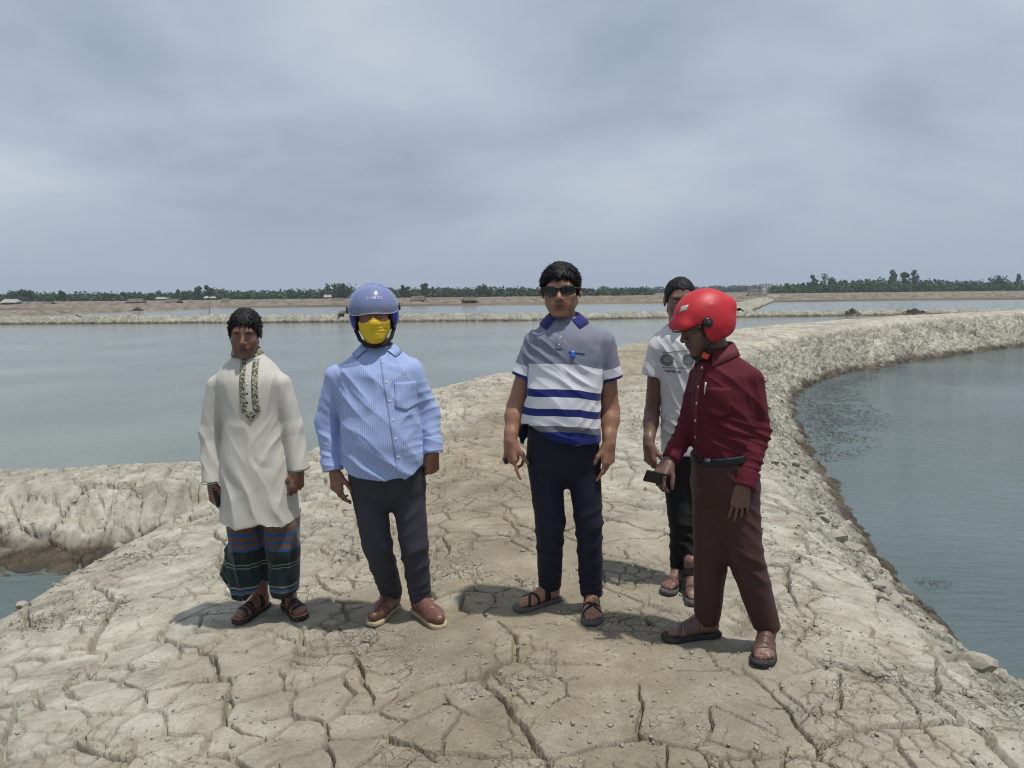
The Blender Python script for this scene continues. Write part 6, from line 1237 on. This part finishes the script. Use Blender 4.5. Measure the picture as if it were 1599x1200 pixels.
# ---- the man in the white T-shirt, half hidden ---------------------------------------
def tee_man():
    Y, VX, UX = 4.02, 620, 1050; P = lambda u, v, dy=0.0: arr(on_y(u, v, Y + dy)); fr = make_foot(1038, 929, 214, -1, 0.25, 0.02); fl = make_foot(1087, 946, 186, 1, 0.25, 0.02)
    b = on_z(1078, 920, 0); F = Figure('person', (b.x, b.y, gz(b.x, b.y)), 'bareheaded man in white printed T-shirt and black trousers, half hidden behind the red helmet', SK_D); S = F.S
    F.neck = P(1062, 524, 0.03); hd = Head(P(1062, 470, -0.005), yaw=-4, nod=5, tilt=0, s=1.0, wide=1.0, jaw=1.0)
    shR, elR, wrR = P(1029, 545), P(1018, 645, 0.03), P(1013, 695, -0.08); shL, elL, wrL = P(1100, 540), P(1112, 645, 0.03), P(1112, 715, 0.0); hip = P(1072, 705); kR, kL = P(1062, 810), P(1092, 812)
    slim(F, [F.neck, P(1063, 600), hip], [0.055, 0.07, 0.07]); slim(F, [P(1063, 550), shR], [0.06, 0.05]); slim(F, [P(1063, 550), shL], [0.06, 0.05])
    for a, e, w in ((shR, elR, wrR), (shL, elL, wrL)): m1 = e + (w - e) * 0.3; F.Sh.rc(a, e, 0.050, 0.038, 0.02); F.Sh.rc(e, m1, 0.038, 0.040, 0.02); F.Sh.rc(m1, w, 0.040, 0.027, 0.02)
    slim(F, [hip, P(1056, 735), kR, fr.w((0, 0.046, 0.12))], [0.06, 0.055, 0.045, 0.038]); slim(F, [hip, P(1090, 735), kL, fl.w((0, 0.046, 0.12))], [0.06, 0.055, 0.045, 0.038]); fr.shape(F.Sf, shin=fr.w((0, 0.046, 0.14))); fl.shape(F.Sf, shin=fl.w((0, 0.046, 0.14)))
    hand(F.Sh, wrR, (0.05, -0.25, -1), (0.75, 0.55, 0), (0.6, -0.75, 0), curls=[(30, 35, 22), (32, 40, 25), (36, 44, 28), (38, 46, 28)], s=1.0, thumb_in=25, nails=F.nails); hand(F.Sh, wrL, (0, -0.1, -1), (-0.8, 0.5, 0), (-0.6, -0.75, 0), s=1.0)
    F.body(hd, jaw=0.12, must=0.3); hd.eyes(F.root, F.base, 0.8); hd.hair('hair', F.root, F.base, [(-0.12, 0.072), (-0.07, 0.068), (-0.05, 0.05), (-0.038, 0.03), (-0.030, -0.005), (-0.012, -0.005), (-0.003, 0.027), (0.036, 0.027), (0.046, -0.03), (0.12, -0.035)], 0.0060, 7, 1100, 0.008)
    T = cloth_mat('tee_white', (0.56, 0.565, 0.57), 0.85, 0.1, 0.03)
    S = Sdf(); S.loft(rows_px([(510, 1042, 1082, 0.065, 0.08, 0.03), (516, 1032, 1093, 0.085, 0.10, 0.025), (524, 1021, 1104, 0.10, 0.11, 0.015), (540, 1018, 1109, 0.11, 0.11), (575, 1026, 1108, 0.12, 0.11), (620, 1031, 1106, 0.12, 0.105), (670, 1031, 1105, 0.125, 0.11), (725, 1033, 1106, 0.13, 0.115)], Y), 0.02)
    eR, eL = P(1018, 588), P(1110, 588); S.rc(shR, eR + (eR - shR) * 0.4, 0.057, 0.060, 0.028, cut=(eR, eR - shR)); S.rc(shL, eL + (eL - shL) * 0.4, 0.057, 0.060, 0.028, cut=(eL, eL - shL)); S.every(hem([(1000, 712), (1060, 713), (1120, 711)], Y - 0.1), 'i', 0.003)
    te = F.garment('t_shirt', S, 0.0055, T, [(P(1045, 600), (0.08, 0.3, 0.16), (0.85, 0, 0.4), 0.055, 0.009), (P(1040, 670), (0.1, 0.3, 0.1), (0.6, 0, 0.7), 0.06, 0.008), (P(1028, 560), (0.06, 0.3, 0.1), (0.8, 0, 0.4), 0.04, 0.007), (None, 1, (0.6, 0.3, 0.6), 0.09, 0.004)], 51)
    INK = simple_mat('print_ink', (0.15, 0.15, 0.155), 0.8); o = P(1060, 568); px = 0.00339
    def ring(cu, cv, r0, r1, n=20): F.drape('print', 't_shirt', P(cu, cv, -0.11), (0, -1, 0), (1, 0, 0), (0, 0, 1), lambda s, t: ((r0 + (r1 - r0) * t) * px * math.cos(2 * math.pi * s), (r0 + (r1 - r0) * t) * px * math.sin(2 * math.pi * s)), INK, te, 0.003, (n, 1))
    for cu, cv in ((1043, 563), (1075, 562)):
        ring(cu, cv, 7.6, 9.2); ring(cu, cv, 4.2, 5.3); ring(cu, cv, 1.6, 2.6, 12)
        for k in range(10): a = k * 0.628; ring(cu + 6.5 * math.cos(a), cv + 6.5 * math.sin(a), 0.7, 1.6, 8)
    for k in range(16):
        for v in (551.5 - 0.35 * k, 575.5 - 0.1 * k):
            if abs(v - 563) > 7: ring(1038 + 2.9 * k, v, 0.0, 0.95, 6)
    for k in range(9): F.drape('print', 't_shirt', P(1041 + 2.6 * k, 580.5, -0.11), (0, -1, 0), (1, 0, 0), (0, 0, 1), lambda s, t, k=k: ((s - 0.5) * 1.7 * px, (t - 0.5) * (2.2 + (k % 3)) * px), INK, te, 0.003, (1, 1))
    m = MB(); c0 = P(1062, 514, 0.02) - F.base; m.tube([c0 + np.array([0.071 * math.cos(a), 0.078 * math.sin(a), 0.006 + 0.018 * math.sin(a)]) for a in np.linspace(0, 2 * math.pi, 33)], 0.0075, 8, False); m.build('neck_band', T, te, True)
    TR = cloth_mat('trouser_black', (0.009, 0.009, 0.010), 0.75, 0.05); S = Sdf(); S.loft(rows_px([(690, 1035, 1103, 0.11, 0.10), (720, 1036, 1105, 0.11, 0.11), (745, 1042, 1102, 0.09, 0.10), (765, 1064, 1082, 0.03, 0.05)], Y), 0.02)
    leg(S, P(1056, 745), P(1063, 815, -0.02), fr.w((0, 0.052, 0.07)), (0.074, 0.064, 0.050)); leg(S, P(1090, 745), P(1092, 818, -0.02), fl.w((0, 0.052, 0.07)), (0.074, 0.064, 0.050)); z0 = fr.z + 0.075; S.every(lambda Q_: z0 - Q_[:, 2], 'i', 0.003)
    F.garment('trousers', S, 0.0075, TR, [(P(1062, 830), (0.12, 0.3, 0.14), (0.4, 0, 0.85), 0.06, 0.008), (P(1068, 890), (0.1, 0.3, 0.05), (0.2, 0, 1), 0.034, 0.008)], 53)
    for f in (fr, fl): f.sandal(F.root, F.base, SOLE_GREY, [(0.085, 0.080, 0.03, 0.2), (0.190, 0.135, 0.016, 0.1), (0.140, 0.185, 0.014, 0.1)], LEATHER_BRN, SOLE_GREY)

# ---- the man in the maroon shirt and red helmet --------------------------------------
def maroon_man():
    Y, VX, UX = 3.30, 720, 1130; P = lambda u, v, dy=0.0: arr(on_y(u, v, Y + dy)); fl = make_foot(1190, 1042, 203, 1, 0.262, 0.02); fr = make_foot(1037, 998, 262, -1, 0.262, 0.02)
    b = on_z(1150, 1005, 0); F = Figure('person', (b.x, b.y, gz(b.x, b.y)), 'man in maroon shirt and brown trousers wearing a red helmet, looking down to the left', SK_E); S = F.S
    F.neck = P(1122, 562, 0.02); hd = Head(P(1096, 508, -0.01), yaw=-74, nod=21, tilt=0, s=1.0)
    shL, elL, wrL = P(1170, 594, -0.06), P(1183, 676, -0.05), P(1160, 757, -0.14); shR, elR, wrR = P(1096, 588, 0.09), P(1074, 670, 0.06), P(1044, 720, -0.02); hip = P(1125, 720); kL, kR = P(1160, 862, -0.06), P(1108, 862, 0.04)
    slim(F, [F.neck, P(1130, 620), hip], [0.055, 0.07, 0.07]); slim(F, [P(1130, 600), shL, elL, wrL], [0.05, 0.035, 0.035, 0.027]); slim(F, [P(1130, 600), shR, elR, wrR], [0.05, 0.035, 0.032, 0.026])
    slim(F, [hip, P(1150, 765), kL, fl.w((0, 0.046, 0.12))], [0.06, 0.055, 0.045, 0.038]); slim(F, [hip, P(1110, 765), kR, fr.w((0, 0.046, 0.12))], [0.06, 0.055, 0.045, 0.038]); fr.shape(F.Sf, shin=fr.w((0, 0.046, 0.14))); fl.shape(F.Sf, shin=fl.w((0, 0.046, 0.14)))
    hand(F.Sh, wrL, (-0.13, -0.05, -1), (0.25, 0.95, 0.0), (-1, 0.1, 0), curls=[(14, 18, 12), (10, 18, 12), (12, 20, 14), (16, 24, 16)], spread=5, s=1.02, thumb_in=15, nails=F.nails)
    hand(F.Sh, wrR, (-0.55, -0.45, -0.62), (0.45, 0.35, -0.75), (0.1, -1.0, 0.3), curls=[(40, 45, 25), (42, 48, 28), (44, 50, 28), (46, 50, 30)], s=0.98, thumb_in=45, nails=F.nails)
    F.body(hd, jaw=0.35, must=0.5); hd.eyes(F.root, F.base, 0.8); hd.hair('hair', F.root, F.base, HAIRLINE, 0.007, 9, 0)
    M = cloth_mat('maroon_shirt', (0.085, 0.007, 0.017), 0.8, 0.03)
    S = Sdf(); S.loft(rows_px([(545, 1102, 1140, 0.07, 0.08, 0.02), (554, 1096, 1152, 0.09, 0.10, 0.015), (566, 1090, 1168, 0.11, 0.12, 0.01), (585, 1084, 1181, 0.135, 0.14), (610, 1081, 1184, 0.15, 0.14), (645, 1080, 1180, 0.15, 0.135), (680, 1081, 1173, 0.15, 0.13), (704, 1083, 1166, 0.145, 0.125), (714, 1084, 1163, 0.135, 0.12)], Y), 0.02)
    S.rc(shL, elL, 0.062, 0.056, 0.03); S.rc(elL, P(1162, 760, -0.14), 0.056, 0.047, 0.02, cut=(P(1162, 760, -0.14), (-0.2, -0.2, -1))); S.rc(shR, elR, 0.058, 0.052, 0.03); S.rc(elR, P(1046, 718, -0.02), 0.051, 0.041, 0.02, cut=(P(1046, 718, -0.02), P(1046, 718, -0.02) - elR))
    folds = [(P(1130, 670), (0.14, 0.3, 0.07), (0.25, 0, 0.95), 0.042, 0.008), (P(1110, 610), (0.1, 0.3, 0.1), (0.5, 0, 0.85), 0.06, 0.006), (P(1186, 680), (0.09, 0.2, 0.08), (0.3, 0.2, 0.95), 0.038, 0.011), (P(1170, 735), (0.09, 0.2, 0.07), (0.3, 0.2, 0.95), 0.032, 0.010), (P(1070, 680), (0.09, 0.3, 0.09), (0.5, 0.2, 0.8), 0.04, 0.008), (P(1160, 610), (0.05, 0.3, 0.10), (0.95, 0, 0.3), 0.05, 0.008), (None, 1, (0.5, 0.3, 0.7), 0.09, 0.004)]
    sh = F.garment('shirt', S, 0.0050, M, folds, 61); MC = simple_mat('maroon_collar', (0.105, 0.010, 0.022), 0.8, 0.06)
    d = unit(P(1162, 760, -0.14) - elL); w = P(1162, 761, -0.14); a = w - d * 0.07; S = Sdf(); S.rc(a, w, 0.0545, 0.051, 0.003); nn = d.astype(np.float32); S.every(lambda Q_: np.maximum(-(Q_ - a) @ nn, (Q_ - w) @ nn - 0.002), 'i', 0.003); F.garment('cuff', S, 0.004, M, [(None, 1, (0.3, 0, 1), 0.06, 0.004)], 5, None, 1, sh)
    F.collar('shirt', P(1119, 553, 0.015), 52, 0.065, MC, sh, gap=24, stand=0.034, fall=0.044, tip=0.055, back=0.02, spread=0.03)
    f = unit((-0.62, -0.78, 0)); rg = np.array([0.78, -0.62, 0]); o = P(1098, 566, -0.05)
    F.drape('placket', 'shirt', o, f, rg, (0, 0, 1), lambda s, t: ((s - 0.5) * 0.028 - 0.035 * t, -t * 0.385), MC, sh, 0.0025, (3, 26))
    for t in (0.06, 0.27, 0.46, 0.66, 0.86): F.button('shirt', o + rg * (-0.035 * t) + np.array([0, 0, -t * 0.385]), f, PEARL, sh, 0.0052)
    fp = unit((-0.25, -0.97, 0)); rp = np.array([0.97, -0.25, 0]); F.drape('pocket', 'shirt', P(1122, 605, -0.12), fp, rp, (0, 0, 1), lambda s, t: ((s - 0.5) * 0.10, -t * 0.12 - 0.014 * t * (1 - abs(2 * s - 1))), M, sh, 0.0045, (8, 8))
    hit = F.bvh['shirt'].ray_cast(Vector(P(1100, 603, -0.5)), Vector((0, 1, 0))); pp = np.array(hit[0]) - F.base if hit[0] is not None else P(1100, 603, -0.15) - F.base; m = MB(); m.tube([pp + [0.003, -0.010, 0.016], pp + [0.001, -0.010, 0.0], pp + [-0.002, -0.009, -0.034]], [0.0042, 0.0042, 0.0022], 8); m.build('pen', simple_mat('pen_silver', (0.6, 0.6, 0.6), 0.3, 0.05, metallic=0.6), sh, True)
    # trousers, belt
    TR = cloth_mat('trouser_brown', (0.050, 0.023, 0.022), 0.6, 0.03)
    S = Sdf(); S.loft(rows_px([(706, 1083, 1166, 0.14, 0.125), (725, 1081, 1174, 0.145, 0.135), (755, 1082, 1180, 0.135, 0.135), (780, 1095, 1170, 0.10, 0.11), (800, 1120, 1145, 0.04, 0.06)], Y), 0.02); leg(S, P(1149, 765, -0.03), P(1162, 862, -0.07), fl.w((0, 0.052, 0.075)), (0.100, 0.082, 0.060), 0.045); leg(S, P(1113, 765, 0.03), P(1111, 862, 0.03), fr.w((0, 0.052, 0.06)) + np.array([0, 0, 0.02]), (0.092, 0.080, 0.060), 0.045)
    zL, zR, xm = fl.z + 0.085, fr.z + 0.062, P(1150, VX)[0]; S.every(lambda Q_: np.where((Q_[:, 0] > xm), zL, zR) - Q_[:, 2], 'i', 0.003)
    F.garment('trousers', S, 0.0072, TR, [(P(1160, 870), (0.12, 0.3, 0.12), (0.5, 0, 0.85), 0.06, 0.009), (P(1110, 870), (0.12, 0.3, 0.2), (0.9, 0, 0.3), 0.07, 0.006), (P(1203, 985), (0.1, 0.3, 0.05), (0.2, 0, 1), 0.045, 0.007), (P(1105, 965), (0.1, 0.3, 0.05), (0.1, 0, 1), 0.045, 0.007), (P(1135, 735), (0.14, 0.3, 0.07), (0.7, 0, 0.6), 0.045, 0.010), (P(1170, 800), (0.1, 0.3, 0.1), (0.6, 0, 0.75), 0.05, 0.007)], 63)
    S = Sdf(); S.loft([(z, cx, cy, rx + 0.005, a_ + 0.005, b_ + 0.005) for z, cx, cy, rx, a_, b_ in rows_px([(695, 1082, 1168, 0.146, 0.128), (730, 1081, 1172, 0.144, 0.132)], Y)], 0.01)
    S.every(lambda Q_: np.abs(Q_[:, 2] - P(1120, 711)[2] - 0.10 * (Q_[:, 0] - P(1120, VX)[0]) * 1.0) - 0.018, 'i', 0.003); be = F.garment('belt', S, 0.0045, LEATHER_BLK, (), 1, None, 1)
    F.drape('buckle', 'belt', P(1101, 713.5, -0.1), (-0.45, -0.9, 0), (0.9, -0.45, 0), (0, 0, 1), lambda s, t: ((s - 0.5) * 0.05, (t - 0.5) * 0.036), simple_mat('buckle_steel', (0.25, 0.25, 0.25), 0.3, 0.05, metallic=0.8), be, 0.005, (3, 3))
    F.drape('buckle_plate', 'belt', P(1101, 713.5, -0.1), (-0.45, -0.9, 0), (0.9, -0.45, 0), (0, 0, 1), lambda s, t: ((s - 0.5) * 0.036, (t - 0.5) * 0.022), BLACK, be, 0.0075, (3, 3))
    for fo in (fr, fl): fo.sandal(F.root, F.base, SOLE_BLACK, [(0.110, 0.115, 0.030, 0.1), (0.150, 0.140, 0.034, 0.1), (0.190, 0.160, 0.016, 0.1)], LEATHER_BRN, BED_BLK, thick=0.020)
    # helmet
    RED = simple_mat('helmet_red', (0.47, 0.014, 0.022), 0.5, 0.06, 10.0)
    S = Sdf(); hd.ell(S, (0, 0.020, 0.036), (0.114, 0.134, 0.116), 0.01); hd.ell(S, (0, 0.022, -0.020), (0.112, 0.119, 0.090), 0.04); hd.rc(S, (-0.05, 0.125, 0.045), (0.05, 0.125, 0.045), 0.020, 0.020, 0.05); hd.rc(S, (-0.05, -0.102, 0.036), (0.05, -0.102, 0.036), 0.020, 0.020, 0.04)
    for s_ in (-1, 1): hd.rc(S, (s_ * 0.094, 0.02, 0.082), (s_ * 0.058, 0.112, 0.066), 0.007, 0.007, 0.012); hd.rc(S, (s_ * 0.107, 0.03, -0.045), (s_ * 0.080, 0.105, -0.008), 0.006, 0.006, 0.010)
    hd.ell(S, (0, 0.020, 0.030), (0.102, 0.122, 0.104), 0.005, 's'); hd.ell(S, (0, 0.022, -0.03), (0.100, 0.106, 0.10), 0.005, 's')
    def op1(Q_):
        q = hd.loc(Q_); return np.maximum(np.maximum(q[:, 2] - 0.022 - 0.10 * np.abs(q[:, 0]) * 0, q[:, 1] + 0.045 + 0.30 * np.minimum(0, q[:, 2] + 0.03)), np.abs(q[:, 0]) - 0.14)
    S.every(op1, 's', 0.015); S.every(lambda Q_: -0.098 + 0.22 * hd.loc(Q_)[:, 1] - hd.loc(Q_)[:, 2], 'i', 0.010); hm_ = F.garment('helmet', S, 0.0042, RED, (), 1, None, 1)
    S = Sdf(); hd.ell(S, (0, 0.020, 0.030), (0.1025, 0.1225, 0.1045), 0.01); hd.ell(S, (0, 0.022, -0.025), (0.101, 0.106, 0.090), 0.03); hd.ell(S, (0, 0.014, 0.028), (0.082, 0.100, 0.094), 0.01, 's'); hd.ell(S, (0, 0.0, -0.05), (0.080, 0.10, 0.10), 0.02, 's')
    def op2(Q_):
        q = hd.loc(Q_); return np.maximum(np.maximum(q[:, 2] - 0.010, q[:, 1] + 0.056), np.abs(q[:, 0]) - 0.14)
    S.every(op2, 's', 0.02); S.every(lambda Q_: -0.104 + 0.22 * hd.loc(Q_)[:, 1] - hd.loc(Q_)[:, 2], 'i', 0.01); F.garment('padding', S, 0.006, BLACK_FOAM, (), 1, None, 1, hm_)
    for s in (-1, 1):
        m = MB(); c0, c1 = hd.w((s * 0.100, -0.030, 0.028)) - F.base, hd.w((s * 0.1215, -0.030, 0.028)) - F.base; m.tube([c0, c1, c1 + (c1 - c0) * 0.12], [0.0205, 0.0205, 0.015], 20); pv = m.build('pivot', BLACK, hm_, True)
        m = MB(); c2 = c1 + (c1 - c0) * 0.12; m.tube([c2, c2 + (c1 - c0) * 0.08], [0.010, 0.009], 14); m.build('pivot_cap', simple_mat('dull_black', (0.035, 0.035, 0.037), 0.5), pv, True)
    m = MB(); m.tube([hd.w(p) - F.base for p in ((0.098, -0.04, -0.07), (0.080, -0.045, -0.098), (0.045, -0.064, -0.122), (0, -0.074, -0.130), (-0.045, -0.064, -0.122), (-0.080, -0.045, -0.098), (-0.098, -0.04, -0.07))], 0.010, 8); cs = m.build('chin_strap', BLACK_FOAM, hm_, True)
    bp = hd.w((0.066, -0.062, -0.112)) - F.base; m = MB(); m.box((0, 0, 0), (0.030, 0.016, 0.024)); bo = m.build('buckle', simple_mat('orange_buckle', (0.62, 0.06, 0.015), 0.4), cs, False, tuple(float(x) for x in bp)); bo.rotation_euler = (R(12), R(28), R(-20)); bv = bo.modifiers.new('bevel', 'BEVEL'); bv.width = 0.003
    fw = hd.M @ np.array([0.45, -0.62, 0.64]); rt = hd.M @ np.array([0.8, 0.6, 0.0]); up = np.cross(rt, fw); up = up if up[2] > 0 else -up
    F.drape('front_patch', 'helmet', hd.w((0.030, -0.075, 0.105)), fw, rt, up, lambda s, t: ((s - 0.5) * 0.036 + 0.01 * t, (t - 0.5) * 0.024), simple_mat('front_patch_grey', (0.42, 0.43, 0.38), 0.3, 0.1), hm_, 0.0015, (4, 3))  # small even grey patch laid on the upper front of the helmet
    m = MB(); m.tube([hd.w((0.118 * math.sin(a) * 0.98, 0.012 - 0.141 * math.cos(a), 0.021)) - F.base for a in np.linspace(-1.05, 1.05, 25)], 0.004, 6); m.build('brow_trim', BLACK, hm_, True)
    # phone in his right hand
    c = P(1024, 746, -0.085); m = MB(); m.box((0, 0, 0), (0.100, 0.055, 0.012)); o = m.build('phone', PHONE_M, None, False, tuple(float(x) for x in c)); o.rotation_euler = (R(108), R(14), R(8)); bv = o.modifiers.new('bevel', 'BEVEL'); bv.width = 0.004; bv.segments = 3
    tag(o, 'black mobile phone held by the man in the red helmet', 'phone'); m = MB(); m.box((0, 0, 0.0062), (0.088, 0.047, 0.0008)); m.build('screen', simple_mat('phone_screen', (0.006, 0.006, 0.008), 0.3), o)

kurta_man(); blue_man(); polo_man(); tee_man(); maroon_man()
emb = build_embankment()
scatter_clods(emb)
weeds()
scatter_crumbs()

# ------------------------------------------------------------------ haze
hm = bpy.data.materials.new('haze_air'); hm.use_nodes = True; hn = hm.node_tree; hn.nodes.clear()
ho = hn.nodes.new('ShaderNodeOutputMaterial'); hv = hn.nodes.new('ShaderNodeVolumePrincipled')
hv.inputs['Color'].default_value = (0.80, 0.88, 1.0, 1); hv.inputs['Density'].default_value = 0.0003; hv.inputs['Anisotropy'].default_value = 0.2
hn.links.new(hv.outputs[0], ho.inputs['Volume'])
hb = MB(); hb.box((0, 400, 8.0), (1700, 1100, 21.0)); haze = hb.build('haze', hm); tag(haze, 'thin pale haze over the flats', None, None, 'stuff')
